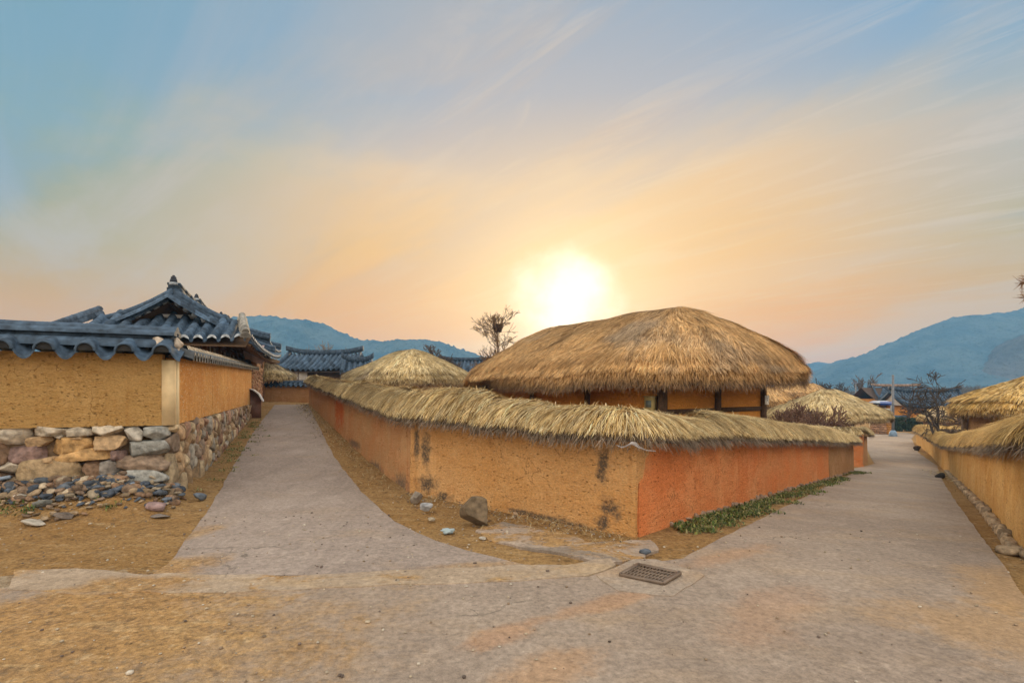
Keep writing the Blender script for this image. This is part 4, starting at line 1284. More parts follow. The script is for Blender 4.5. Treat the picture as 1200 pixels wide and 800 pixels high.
def hut(px, d, eave_y, half_px, peak_y, label, lx=(1, 0), ratio=1.2, tone='brown', n=9000, seed=0, wall_m='clay_brown', rl=.25, courses=0, wmul=1.3, group=None, thick=.2, e=1.25, posts=True, over=.7, wall_col=None):
    """a smaller thatched house placed by its place in the village"""
    a_ = half_px * d / F
    c = np.array([(px - 600) / F * d, d]); z0 = gz(*c)
    ze = CAM_H - (eave_y - HOR) / F * d + thick; zp = CAM_H - (peak_y - HOR) / F * d
    t_ = thing('thatched_house', (c[0], c[1], z0), label, 'house', group)
    lx = nv(np.array(lx, float))
    # half extents along and across the ridge so that the seen half width is a_
    bl_ = a_ / math.hypot(abs(lx[0]) , abs(lx[1]) / ratio) if abs(lx[0]) > .5 else a_ * ratio
    al = bl_ / ratio
    thatch_roof(t_, c, lx, al, bl_, bl_ * rl, ze, zp - ze, tone, n, thick, seed, wmul, e, 2.7, courses)
    rx = np.array([lx[1], -lx[0]])
    w1, w2 = max(.4, al - over), max(.4, bl_ - over)
    co = [c + rx * sx * w1 + lx * sy * w2 for sx, sy in ((-1, -1), (1, -1), (1, 1), (-1, 1))]
    for k in range(4):
        clay_face(t_, co[k], co[(k + 1) % 4], z0 - .5, ze - thick + .25 + .0, M[wall_m])
    if posts:
        for q in co: post(t_, q, z0 - .5, ze - thick + .24, .07)
        for k in range(4): beam(t_, co[k], co[(k + 1) % 4], z0 + (ze - z0) * .45, .05)
    return t_


hut(478, 22, 446, 72, 409, 'low thatched house with a pointed peak seen over the left lane wall', (-.6, .8), 1.15, 'pale', 26000, 21, rl=.18, e=1.12)
# its small smoke opening under the peak
so = bpy.data.objects['thatched_house.001']
c0 = Wp(483, 421, 20.9)
sm_ = MB(); sm_.add([(c0.x - .22, c0.y, c0.z - .10), (c0.x + .24, c0.y, c0.z - .12), (c0.x + .02, c0.y + .12, c0.z + .30), (c0.x, c0.y + .9, c0.z + .1), (c0.x - .22, c0.y + .5, c0.z - .15), (c0.x + .24, c0.y + .5, c0.z - .15)], tris=[(0, 1, 2)], ngons=[[1, 5, 3, 2], [0, 2, 3, 4]], col=(.05, .035, .02)); sm_.build('smoke_opening', M['thatch_core'], so)
hut(303, 26, 443, 39, 423, 'small thatched roof house at the end of the lane beside the tiled gatehouse', (1, .2), 1.1, 'pale', 9000, 22, rl=.2)
hut(969, 27, 487, 60, 456, 'round thatched house behind the bare shrubs beyond the red wall', (1, .25), 1.15, 'pale', 26000, 23, rl=.12, e=1.1, over=1.75)
hut(892, 31, 473, 36, 452, 'thatched house half hidden behind the number plate post of the big house', (1, .2), 1.2, 'brown', 9000, 24, rl=.3)
hut(934, 41, 463, 34, 449, 'low far thatched roof between two nearer thatched houses', (1, -.2), 1.5, 'brown', 7000, 25, rl=.5)
hut(1232, 16.5, 478, 98, 436, 'thatched house in banded golden straw behind the yellow mud wall', (.8, .6), 1.2, 'gold', 36000, 26, rl=.25, courses=9, e=1.15)
hut(1105, 44, 491, 24, 476, 'little haystack-like thatched hut in front of the dark tiled houses', (1, .1), 1.2, 'gold', 5000, 27, rl=.1, e=1.5, posts=False)
hut(1156, 40, 491, 18, 480, 'tiny thatched shed beside the banded thatched house', (1, .1), 1.2, 'gold', 4000, 28, rl=.2, posts=False)


# ------------------------------------------------------------------ tiled houses
def finial(parent, p, s=1.0, col=(.035, .04, .055)):
    mb = MB()
    for k, (w, z0, z1) in enumerate(((.16, 0, .10), (.13, .10, .22), (.10, .22, .31), (.05, .31, .36))):
        mb.tube([(p[0], p[1], p[2] + z0 * s), (p[0], p[1], p[2] + z1 * s)], [w * s, w * s * .85], 8, col if k else (.30, .33, .36))
    return mb.build('ridge_finial', M['tile'], parent)


def gable_house(E, r, l, hw, Lg, ze, H, pitch, tr, label, skirt=None, seed=0, wall_z=0.0, over=.7, capc=(.42, .46, .50), lift=.18, parent_loc=None, name='tiled_house', fin=True, tile=.33, front_panels=True, side_bays=5):
    """gabled tile-roofed house: E = near eave corner on the r side, ridge runs along l"""
    E = np.asarray(E, float); r = nv(r); l = nv(l); r3, l3 = np.array([*r, 0]), np.array([*l, 0])
    t_ = thing(name, (*(E - r * hw + l * Lg / 2), wall_z), label, 'house')
    sk = skirt or 0.0
    up = 1.0
    # side slopes (with the skirt they start level with the near eave and are cut by the hip)
    for s_, nm in ((1, 'roof'), (-1, 'roof')):
        mb = MB()
        if s_ > 0: O = np.array([*E, ze]) + 0 * l3; e = l3; n_ = -r3
        else: O = np.array([*(E - r * 2 * hw + l * Lg), ze]); e = -l3; n_ = r3
        tile_slope(mb, O, e, n_, Lg, hw, H, pitch, tr, lift=lift, cap_col=capc, seed=seed + s_, h0=(sk / hw * 1.0 if sk and s_ > 0 else 0) and 0, tile=tile)
        mb.build(nm, M['tile'], t_)
        so = MB(); rows = []
        for f in np.linspace(0, 1, 6):
            z = H * (.65 * f + .35 * f * f) - .10 - .05
            rows.append([O + e * (Lg * k) + n_ * (hw * f) + np.array([0, 0, z + (lift * abs(2 * k - 1) ** 2.5) * (1 - f)]) for k in np.linspace(0.005, .995, 12)])
        so.grid(np.array(rows), col=(.13, .075, .04)); rows2 = np.array(rows); rows2[..., 2] -= .05; so.grid(rows2, col=(.13, .075, .04), flip=True)
        for k in np.linspace(.01, .99, int(Lg / .32)):      # rafters under the eave
            a_ = O + e * (Lg * k) + n_ * .03; zl = lift * abs(2 * k - 1) ** 2.5
            so.tube([a_ + np.array([0, 0, -.20 + zl]), a_ + n_ * (hw * .55) + np.array([0, 0, -.20 + zl * .4 + H * (.65 * .55 + .35 * .3)])], .045, 5, (.16, .09, .05))
        so.build('eave_boards', M['wood'], t_)
    # ridge
    rd = MB(); top = np.array([*(E - r * hw), ze + H]); a0, a1 = top + l3 * (sk if sk else .05), top + l3 * (Lg - .05)
    for k, (z, w_, hh) in enumerate(((.06, .16, .06), (.15, .13, .035), (.22, .15, .03))):
        n_ = 14; 
        for j in range(n_):
            pa, pb = a0 + (a1 - a0) * j / n_, a0 + (a1 - a0) * (j + 1) / n_
            lf = lambda q: .22 * abs(2 * q / n_ - 1) ** 2.2
            m_ = (pa + pb) / 2 + np.array([0, 0, z + (lf(j) + lf(j + 1)) / 2])
            rd.box(m_, (pb - pa) / 2 * .985 + np.array([0, 0, (lf(j + 1) - lf(j)) / 2]), r3 * w_, (0, 0, hh), SLATE * (.6 + .1 * k))
    rd.build('ridge', M['tile'], t_)
    if fin: finial(t_, a0 + np.array([0, 0, .40]), .72); finial(t_, a1 + np.array([0, 0, .40]), .72)
    # verge ridges running down the gable edges
    for off in ((sk if sk else .06), Lg - .06):
        for s_ in (1, -1):
            vr = MB(); pts = []
            for f in np.linspace(1, .10 if sk else .0, 9):
                z = ze + H * (.65 * f + .35 * f * f) + lift * (1 - f) * .9
                pts.append(np.array([*(E - r * hw), z]) + r3 * s_ * hw * (1 - f) + l3 * off + np.array([0, 0, .10 + .10 * (1 - f) ** 3]))
            for k, (rad, dz_) in enumerate(((.11, .02), (.09, .15))):
                vr.tube([p + np.array([0, 0, dz_]) for p in pts], rad, 7, SLATE * (.8 + .25 * k))
            vr.build('verge_ridge', M['tile'], t_)
    # gable triangle with barge board and its row of round tile ends
    for off, sg in ((sk if sk else .25, -1), (Lg - .25, 1)):
        gb = MB(); base = np.array([*(E - r * hw), 0]) + l3 * (off + sg * -.20)
        f0 = .30
        zz = lambda f: ze + H * (.65 * f + .35 * f * f) - .05
        pl_ = [base + r3 * hw * (1 - f) * s_ + np.array([0, 0, zz(f)]) for s_, f in ((-1, f0), (-1, .55), (-1, .8), (1, 1), (1, .8), (1, .55), (1, f0))]
        gb.add(np.array(pl_), ngons=[list(range(len(pl_)))], col=(.16, .085, .045))
        gb.add(np.array(pl_) + l3 * .06, ngons=[list(range(len(pl_)))[::-1]], col=(.16, .085, .045))
        gb.build('gable', M['wood'], t_)
        be = MB()
        for s_ in (-1, 1):
            for f in np.linspace(.22, .93, 8):
                c_ = np.array([*(E - r * hw), zz(f) + .05]) + r3 * s_ * hw * (1 - f) + l3 * (off - sg * 0.0 + sg * .10)
                be.tube([c_ - l3 * .11, c_ + l3 * .11], .075, 8, capc)
        be.build('verge_tiles', M['tile'], t_)
        bb = MB()
        for s_ in (-1, 1):
            rows = []
            for f in np.linspace(.16, 1, 8):
                c_ = np.array([*(E - r * hw), zz(f) - .06]) + r3 * s_ * hw * (1 - f) + l3 * (off + sg * .03)
                rows.append([c_ + np.array([0, 0, .07]), c_ - np.array([0, 0, .14]), c_ - np.array([0, 0, .14]) - l3 * .03 * sg])
            bb.grid(np.array(rows), col=(.10, .055, .03))
        bb.build('barge_board', M['wood'], t_)
    if sk:
        mb = MB(); ov = .95
        tile_slope(mb, np.array([*(E - r * 2 * hw - l * ov + r * -.0), ze - .02]), r3, l3, 2 * hw, sk + ov + .05, H * .66, pitch * 1.05, tr * 1.08, lift=lift * .5, cap_col=capc, seed=seed + 9, h0=.35, h1=.35, tile=tile)
        mb.build('skirt_roof', M['tile'], t_)
        so = MB(); a_ = np.array([*(E - r * 2 * hw - l * ov), ze - .14]); b_ = np.array([*(E - l * ov), ze - .14]); c_ = np.array([*(E - l * -.3), ze + .30]); d_ = np.array([*(E - r * 2 * hw - l * -.3), ze + .30])
        so.add([a_, b_, c_, d_], ngons=[[0, 1, 2, 3]], col=(.13, .075, .04)); so.build('eave_boards', M['wood'], t_)
        # hip ridges of the skirt
        for s_ in (0, -2):
            hp = MB(); p0 = np.array([*(E + r * hw * s_ - l * ov), ze + .12]); p1 = np.array([*(E + r * hw * s_ + l * (sk)), ze + H * .62]) - r3 * .30 * (1 if s_ == 0 else -1)
            hc_ = np.array((.24, .22, .19)) if s_ == 0 else np.array((.06, .085, .12)); roll_course(hp, p1, p0, .12, .34, hc_, 8, 3); roll_course(hp, p1 + np.array([0, 0, .12]), p0 + np.array([0, 0, .12]), .085, .34, hc_ * 1.1, 8, 4)
            hp.build('hip_ridge', M['tile'], t_)
        fl_ = MB(); base = np.array([*(E - r * hw), ze + H * .63]) + l3 * (sk - .04)
        fl_.box(base, r3 * hw * .40, l3 * .05, (0, 0, .045), (.56, .55, .53)); fl_.build('lime_flashing', M['plain'], t_)
    # walls under the roof: lime panels between dark posts
    w = hw - over; y0, y1 = (over if not sk else -.15), Lg - over
    Q = lambda a_, b_: E - r * hw + r * a_ + l * b_
    zt = ze + .12
    for (a_, b_, bays) in ((Q(-w, y0), Q(w, y0), 3), (Q(w, y0), Q(w, y1), side_bays), (Q(w, y1), Q(-w, y1), 2), (Q(-w, y1), Q(-w, y0), 2)):
        for k in range(bays):
            p_, q_ = a_ + (b_ - a_) * k / bays, a_ + (b_ - a_) * (k + 1) / bays; d_ = nv(q_ - p_)
            clay_face(t_, p_ + d_ * .07, q_ - d_ * .07, wall_z, zt, M['white_clay'])
            post(t_, p_, wall_z, zt, .075, col=(.20, .10, .05))
            mid_ = (p_ + q_) / 2
            beam(t_, p_ + d_ * .07, q_ - d_ * .07, zt - 1.2, .05, col=(.20, .10, .05)); beam(t_, p_ + d_ * .07, q_ - d_ * .07, zt - .10, .06, col=(.20, .10, .05), out=.03)
            nrm_ = np.array([d_[1], -d_[0]])
            post(t_, mid_ + nrm_ * .0, zt - 1.15, zt - .16, .04, 'stud', (.20, .10, .05))
    return t_


gl_, gr_ = np.array([-.33, .944]), np.array([.944, .33])
gable_house((-6.95, 13.65), gr_, gl_, 1.92, 8.0, 2.88, 1.16, .28, .085, 'tiled gatehouse with white plaster panels and a brown gable above the plastered wall', skirt=.55, seed=50, wall_z=.4, over=1.05)
gable_house((-10.35, 21.9), gr_, gl_, 2.75, 5.0, 3.55, 1.45, .30, .085, 'taller tiled house whose upturned eaves show behind the gatehouse', seed=60, wall_z=.8, side_bays=3)


def broad_house(x0, x1, d, ridge_y, eave_y, label, seed=0, dep=3.0, name='tiled_house', ridge_col=None, inset=0.0, wall='wood', yaw=0.0, tilt_m=1, capc=None, name_=None):
    """tiled house seen side on, ridge across the view"""
    xa, xb = (x0 - 600) / F * d, (x1 - 600) / F * d
    ze = CAM_H - (eave_y - HOR) / F * d; zr = CAM_H - (ridge_y - HOR) / F * (d + dep)
    z0 = gz((xa + xb) / 2, d) - .3
    t_ = thing(name, ((xa + xb) / 2, d + dep, z0), label, 'house')
    e = nv(np.array([math.cos(yaw), math.sin(yaw), 0])); n_ = np.array([-e[1], e[0], 0])
    Lx = xb - xa; H = zr - ze
    O = np.array([xa, d, ze])
    for s_ in (0, 1):
        mb = MB()
        if s_ == 0: tile_slope(mb, O, e, n_, Lx, dep, H, .34, .10, lift=.25, seed=seed, cap_col=capc, h0=inset, h1=inset, tile=.5, conc=.4)
        else: tile_slope(mb, O + e * Lx + n_ * 2 * dep, -e, -n_, Lx, dep, H, .34, .10, lift=.25, seed=seed + 1, h0=inset, h1=inset, tile=.5, conc=.4)
        mb.build('roof', M['tile'], t_)
    so = MB()
    for s_ in (0, 1):
        a_ = O + n_ * (2 * dep * s_); k = 1 if s_ == 0 else -1
        rows = [[a_ + e * (Lx * q) + n_ * (k * dep * f) + np.array([0, 0, H * (.6 * f + .4 * f * f) - .12]) for q in np.linspace(.01, .99, 6)] for f in np.linspace(0, 1, 6)]
        so.grid(np.array(rows), col=(.09, .06, .045))
    so.build('eave_boards', M['wood'], t_)
    rd = MB(); i_ = inset * dep * .5
    p, q = O + n_ * dep + e * i_ + np.array([0, 0, H + .02]), O + n_ * dep + e * (Lx - i_) + np.array([0, 0, H + .02])
    rc_ = SLATE * .7 if ridge_col is None else np.array(ridge_col)
    nn__ = 12
    for j in range(nn__):
        a_, b_ = p + (q - p) * j / nn__, p + (q - p) * (j + 1) / nn__; kk_ = .3 if ridge_col is None else .06; u0, u1 = abs(2 * j / nn__ - 1) ** 3 * kk_, abs(2 * (j + 1) / nn__ - 1) ** 3 * kk_
        rd.box((a_ + b_) / 2 + np.array([0, 0, .14 + (u0 + u1) / 2]), (b_ - a_) / 2 + np.array([0, 0, (u1 - u0) / 2]), n_ * .17, (0, 0, .17), rc_ * (1 + .1 * (j % 3)))
    rd.build('ridge', M['tile'], t_)
    for s_ in (0, 1):
        for k in (-1, 1):
            vr = MB(); pts = []
            for f in np.linspace(1, .0, 7):
                ii_ = inset * dep * f * .5
                pts.append(O + n_ * (dep - k * dep * (1 - f)) + e * ((i_ if inset else .1) * f + .1 if s_ == 0 else Lx - (i_ if inset else .1) * f - .1) + np.array([0, 0, H * (.6 * f + .4 * f * f) + .16 + .2 * (1 - f) ** 2]))
            vr.tube(pts, .13, 6, SLATE * .9); vr.build('verge_ridge', M['tile'], t_)
    for s_ in (0, 1):
        gb = MB(); x_ = .35 if s_ == 0 else Lx - .35; zz = lambda f: H * (.6 * f + .4 * f * f) - .08
        pl_ = [O + e * x_ + n_ * (dep + k * dep * (1 - f)) + np.array([0, 0, zz(f)]) for k, f in ((-1, .28), (-1, .65), (1, 1), (1, .65), (1, .28))]
        if not inset: gb.add(np.array(pl_), ngons=[[0, 1, 2, 3, 4]], col=(.5, .45, .40)); gb.build('gable', M['plain'], t_)
    w0 = .8
    co = [(O + e * w0 + n_ * w0)[:2], (O + e * (Lx - w0) + n_ * w0)[:2], (O + e * (Lx - w0) + n_ * (2 * dep - w0))[:2], (O + e * w0 + n_ * (2 * dep - w0))[:2]]
    bays = max(2, int(Lx / 2.6))
    for k in range(bays):
        p_, q_ = co[0] + (co[1] - co[0]) * k / bays, co[0] + (co[1] - co[0]) * (k + 1) / bays; dd = nv(q_ - p_)
        clay_face(t_, p_ + dd * .08, q_ - dd * .08, z0, ze + .2, M['white_clay'] if wall == 'white' and k % 2 == 0 else M['dark_boards' if wall == 'wood' else 'house_clay'])
        post(t_, p_, z0, ze + .2, .09, col=(.14, .08, .05)); beam(t_, p_ + dd * .08, q_ - dd * .08, ze - .5, .06, col=(.14, .08, .05))
    post(t_, co[1], z0, ze + .2, .09, col=(.14, .08, .05))
    for k in (1, 2, 3): clay_face(t_, co[k], co[(k + 1) % 4], z0, ze + .2, M['house_clay'])
    return t_, O, e, n_, ze


M['dark_boards'] = clay_mat('dark_boards', (.10, .075, .06), (.14, .10, .075), (.05, .035, .03), 0, speck=.05)
bh, bO, be_, bn_, bze = broad_house(316, 412, 34, 415.5, 434, 'wide blue tiled house with dark boarded walls at the far end of the lane', 70, 2.6)
win = MB(); c0 = Wp(350, 440, 34.62); win.box(tuple(c0), (.62, 0, 0), (0, .05, 0), (0, 0, .30), (.62, .64, .66)); w_ = win.build('window', M['plain'], bh)
wf = MB()
for dx_, dz_, sx_, sz_ in ((0, .33, .68, .03), (0, -.33, .68, .03), (-.65, 0, .03, .33), (.65, 0, .03, .33), (0, 0, .02, .30)):
    wf.box((c0.x + dx_, c0.y - .05, c0.z + dz_), (sx_, 0, 0), (0, .04, 0), (0, 0, sz_), (.16, .11, .08))
wf.build('window_frame', M['wood'], w_)
broad_house(398, 436, 31, 424, 441, 'small tiled wing with a rising ridge before the wide blue tiled house', 72, 1.6, yaw=.25)
broad_house(508, 585, 46, 423, 437, 'grey tiled roof between two thatched roofs below the hills', 74, 2.5)
broad_house(1030, 1118, 60, 453, 469.5, 'dark tiled house with a pale terracotta ridge behind the utility pole', 76, 3.2, ridge_col=(.24, .17, .13), inset=.9, wall='white')
th2, tO, te, tn, tze = broad_house(1063, 1150, 51, 459.5, 478, 'long low dark tiled house behind the bare tree', 78, 2.4, wall='clay')

# ------------------------------------------------------------------ walls beyond
# tile-capped wall closing the lane
ea, eb = np.array(Wp(308, 474, 25.2)), np.array(Wp(366, 474, 25.0))
ew = thing('tiled_wall', (*((ea + eb) / 2)[:2], gz(*((ea + eb) / 2)[:2])), 'low brown wall with dark tile cap closing the end of the lane', 'wall')
clay_run(ew, 'wall_panel', [ea, eb], [.78, .78], .35, M['clay_brown'], 1, .12, rough=.01, seed=61)
zc_ = gz(*((ea + eb) / 2)[:2]) + .78
et = MB(); dE = nv(np.array([*(eb - ea)[:2], 0])); nE = np.array([-dE[1], dE[0], 0]); LE = np.linalg.norm((eb - ea)[:2])
tile_slope(et, np.array([ea[0], ea[1], zc_ - .03]) - nE * .14, dE, nE, LE, .32, .16, .26, .07, tile=.3, seed=62)
tile_slope(et, np.array([eb[0], eb[1], zc_ - .03]) + nE * .50, -dE, -nE, LE, .32, .16, .26, .07, tile=.3, seed=63)
roll_course(et, np.array([ea[0], ea[1], zc_ + .16]) + nE * .18, np.array([eb[0], eb[1], zc_ + .16]) + nE * .18, .10, .4, seed=3)
et.build('tile_course', M['tile'], ew)

# rough stone terrace wall below the gatehouse
ta, tb = L0 + s2 * 12.55, L0 + s2 * 17.6
tw = thing('stone_wall', (*ta, gz(*ta)), 'reddish rough stone wall along the lane beneath the gatehouse eaves', 'wall')
mbk = MB(); zg_ = gz(*((ta + tb) / 2)); c = (ta + tb) / 2 + f2 * .35
mbk.box((*c, zg_ + .6), s3 * 2.5, f3 * .3, (0, 0, 1.15), (.20, .10, .06))
rr = np.random.default_rng(17); v = 0
while v < 5.05:
    z = gz(*(ta + s2 * v)) - .1; wv = rr.uniform(.22, .42)
    while z < zg_ + 1.72:
        hz_ = rr.uniform(.12, .24); cc_ = ta + s2 * (v + wv / 2) + f2 * .06
        rock(mbk, (*cc_, z + hz_ / 2), s3 * wv * .52, f3 * .09, Z3 * hz_ * .52, np.array(((.40, .20, .11), (.44, .26, .14), (.34, .17, .10))[rr.integers(3)]) * rr.uniform(.7, 1.2), 2, int(v * 500 + z * 40), planes=6, box=.6, cut=(.62, .95)); z += hz_
    v += wv
mbk.build('stones', M['stone'], tw)
dp = MB(); cc_ = L0 + s2 * 12.3 + f2 * .10; dp.box((*cc_, gz(*cc_) + 1.0), f3 * .08, s3 * .09, Z3 * 1.15, (.07, .045, .03)); dp.build('gate_post', M['wood'], tw)
# dark brick wall with a straw cap past the end of the red wall
wa, wb = Vector(G(1000, 541)), Vector(G(1013, 541))
wk = lambda px, d_: Vector(((px - 600) / F * d_, d_, gz((px - 600) / F * d_, d_)))
wa = wk(950, 22.5); wb_ = wk(1012, 22.0)
print('brick', wb_)
bw = thing('brick_wall', tuple(wb_), 'dark red wall stub with straw cap just past the long mud wall', 'wall')
clay_run(bw, 'wall_section', [wa, wb_], [1.38, 1.38], .4, M['clay_red2'], 1, .12, seed=81)
clay_run(bw, 'wall_section', [wb_, wk(1017, 26)], [1.38, 1.3], .4, M['clay_brown'], 1, .2, seed=82)
mm = mitre([tuple(wa), tuple(wb_), tuple(wk(1017, 26))], .4)
mz = [gz(*q) + 1.40 for q in mm]
straw_cap(bw, [(*mm[0], mz[0]), (*mm[1], mz[1])], .46, .30, 'pale', 83, ends=(1, 1), dens=.8)
straw_cap(bw, [(*mm[1], mz[1]), (*mm[2], mz[2])], .46, .30, 'pale', 84, ends=(1, 1), dens=.8)
# boundary wall with straw top behind the bare tree
va, vb = Wp(1085, 500, 40), Wp(1175, 500, 36)
sw = thing('straw_wall', (*((va + vb) / 2)[:2], gz(*((va + vb) / 2)[:2])), 'dark low wall with thin straw top behind the bare tree', 'wall')
pa, pb = (va.x, va.y), (vb.x, vb.y)
clay_run(sw, 'wall_section', [pa, pb], [.9, .9], .4, M['dark_boards'], 1, .2, seed=91)
straw_cap(sw, [(va.x, va.y + .2, gz(*pa) + .9), (vb.x, vb.y + .2, gz(*pb) + .9)], .4, .22, 'gold', 92, dens=.7)


# ------------------------------------------------------------------ trees
def branch(mbt, mbc, p, d, L, r, depth, rng, spread=.6, kids=(2, 4), minr=.004, up=.15, col=(.10, .075, .055), trunk_depth=0, maxd=5, sub=3):
    pts = [Vector(p)]; dd = Vector(d).normalized(); rad = [r]
    for k in range(sub):
        dd = (dd + Vector(rng.normal(size=3)) * .13 + Vector((0, 0, up * .3))).normalized()
        pts.append(pts[-1] + dd * (L / sub)); rad.append(max(minr, r * (1 - .45 * (k + 1) / sub)))
    (mbt if depth <= trunk_depth else mbc).tube(pts, rad, 6 if depth < 2 else 4, np.array(col) * rng.uniform(.85, 1.15), cap=False)
    if depth >= maxd: return
    n = rng.integers(kids[0], kids[1] + 1)
    for k in range(n):
        f = rng.uniform(.45, 1.0) if k else 1.0
        j = min(sub, max(1, int(round(f * sub))))
        nd = (dd + Vector(rng.normal(size=3)) * spread + Vector((0, 0, up))).normalized()
        branch(mbt, mbc, pts[j], nd, L * rng.uniform(.55, .82), max(minr, rad[j] * .68), depth + 1, rng, spread, kids, minr, up, col, trunk_depth, maxd, sub)


def tree(px, base_y, d, top_y, label, seed, name='bare_tree', cat='tree', group=None, spread=.55, kids=(3, 4), maxd=5, r=None, col=(.10, .075, .055), minpx=.45, up=.2, lean=(0, 0), frac=.36, z0=None):
    rng = np.random.default_rng(seed)
    x, y = (px - 600) / F * d, d
    z = gz(x, y) if z0 is None else z0
    Ht = CAM_H - (top_y - HOR) / F * d - z
    t_ = thing(name, (x, y, z), label, cat, group)
    mt, mc = MB(), MB()
    r = r or Ht * .022
    branch(mt, mc, (x, y, z - .1), (lean[0], lean[1], 1), Ht * frac, r, 0, rng, spread, kids, minpx * d / F * .5, up, col, 0, maxd)
    # scale the whole to its height
    allv = np.concatenate(mt.v + mc.v); k = Ht / (allv[:, 2].max() - z)
    for mb in (mt, mc):
        mb.v = [np.column_stack([x + (v[:, 0] - x) * k, y + (v[:, 1] - y) * k, z + (v[:, 2] - z) * k]) for v in mb.v]
    mt.build('trunk', M['bark'], t_); mc.build('crown', M['bark'], t_)
    return t_


def crown_tree(px, d, top_y, half_px, label, seed, col, nb=34):
    """a bare tree with one straight stem and a rounded fan of branches"""
    rng = np.random.default_rng(seed); x, y = (px - 600) / F * d, d; z = gz(x, y); zt = CAM_H - (top_y - HOR) / F * d; Ht = zt - z; R_ = half_px * d / F
    t_ = thing('bare_tree', (x, y, z), label, 'tree'); mt, mc = MB(), MB()
    stem = [Vector((x + .05 * math.sin(k * 1.3), y, z - .1 + (Ht * .97) * k / 8)) for k in range(9)]
    mt.tube(stem, list(np.linspace(Ht * .018, .03, 9)), 7, col); mt.build('trunk', M['bark'], t_)
    for k in range(nb):
        f = rng.uniform(.32, .93); a_ = rng.uniform(0, 6.28); p = Vector((x, y, z + Ht * f)); up_ = .25 + .9 * (f - .3)
        reach = R_ * math.sqrt(max(.12, 1 - ((f - .55) / .55) ** 2)) * rng.uniform(.55, .9)
        branch(mc, mc, p, (math.cos(a_), math.sin(a_), up_ + .15), reach * .85, .028 * (1.2 - f) + .014, 2, rng, .42, (2, 4), .36 * d / F * .5, .12, col, -1, 5)
    mc.build('crown', M['bark'], t_); return t_


crown_tree(583, 38, 378, 26, 'bare tree holding a dark bird nest beside the big thatched roof', 5, (.16, .095, .045))
nst = MB(); c0 = Wp(583.5, 384, 38); rng = np.random.default_rng(2)
for k in range(160):
    a_ = rng.uniform(0, 2 * math.pi); zz_ = rng.uniform(-.30, .24); rad = .30 * (1 - .9 * max(0, -zz_) / .4) 
    p = np.array([c0.x + math.cos(a_) * rad, c0.y + math.sin(a_) * rad, c0.z + zz_]); dd = np.array([-math.sin(a_), math.cos(a_), rng.normal() * .3]) * .22
    nst.tube([p - dd, p + dd], .022, 4, (.05, .032, .02))
rock(nst, tuple(c0 - Vector((0, 0, .03))), (.28, 0, 0), (0, .28, 0), (0, 0, .27), (.035, .022, .014), 2, 3)
o = nst.build('bird_nest', M['bark'], None); tag(o, 'dark round bird nest high in the bare tree', 'nest')
tree(391, 0, 44, 400, 'pale bare bushy tree rising over the wide blue tiled roof', 8, spread=.6, kids=(4, 5), maxd=4, col=(.20, .17, .14), frac=.30)
tree(357, 0, 46, 402, 'thin bare tree with few upright branches behind the blue ridge', 9, spread=.28, kids=(2, 3), maxd=4, col=(.16, .14, .13), frac=.4)
tree(337, 0, 47, 404, 'slender bare sapling over the blue ridge next to the gatehouse eaves', 10, spread=.35, kids=(2, 3), maxd=4, col=(.18, .16, .15), frac=.4)
tree(508, 0, 40, 403, 'dark spreading bare tree behind the pointed thatched house', 12, spread=.75, kids=(3, 4), maxd=5, col=(.09, .07, .06), frac=.28)
tree(78, 0, 30, 371, 'tiny bare treetop showing above the tiled wall ridge', 13, spread=.35, kids=(2, 3), maxd=4, col=(.14, .10, .07), frac=.4)
tree(1010, 0, 75, 437, 'slim upright bare tree on the far plain before the mountain', 14, spread=.35, kids=(3, 4), maxd=4, col=(.13, .11, .10), frac=.35)
tree(974, 0, 60, 442, 'dark bushy bare treetop over the round thatched roof', 15, spread=.6, kids=(4, 5), maxd=4, col=(.07, .06, .055), frac=.3)
tree(1103, 0, 27, 432, 'gnarled dark bare tree beside the straw capped wall at the road bend', 16, spread=.62, kids=(3, 4), maxd=5, col=(.075, .06, .05), frac=.26, r=.13, up=.12, lean=(.05, 0))
tree(1146, 0, 33, 462, 'low tangled bare bush by the banded thatched house', 17, 'bare_bush', 'bush', spread=.7, kids=(4, 5), maxd=4, col=(.12, .08, .055), frac=.22, r=.05, minpx=.5)
tree(1166, 0, 24, 474, 'reddish bare bush against the wall of the banded thatched house', 18, 'bare_bush', 'bush', spread=.55, kids=(4, 5), maxd=4, col=(.17, .10, .06), frac=.25, r=.04, minpx=.5)
for i, (px, top, d_, lab) in enumerate(((921, 475, 20, 'reddish bare shrub closest to the big house behind the red wall'), (937, 468, 21, 'taller bare shrub between two shrubs before the round thatched house'), (948, 473, 22, 'bare twiggy shrub before the middle of the round thatched house'))):
    tree(px, 0, d_, top, lab, 30 + i, 'bare_shrub', 'shrub', 'bare shrubs before the round thatched house', spread=.55, kids=(4, 5), maxd=4, col=(.17, .10, .07), frac=.25, r=.03, minpx=.55)

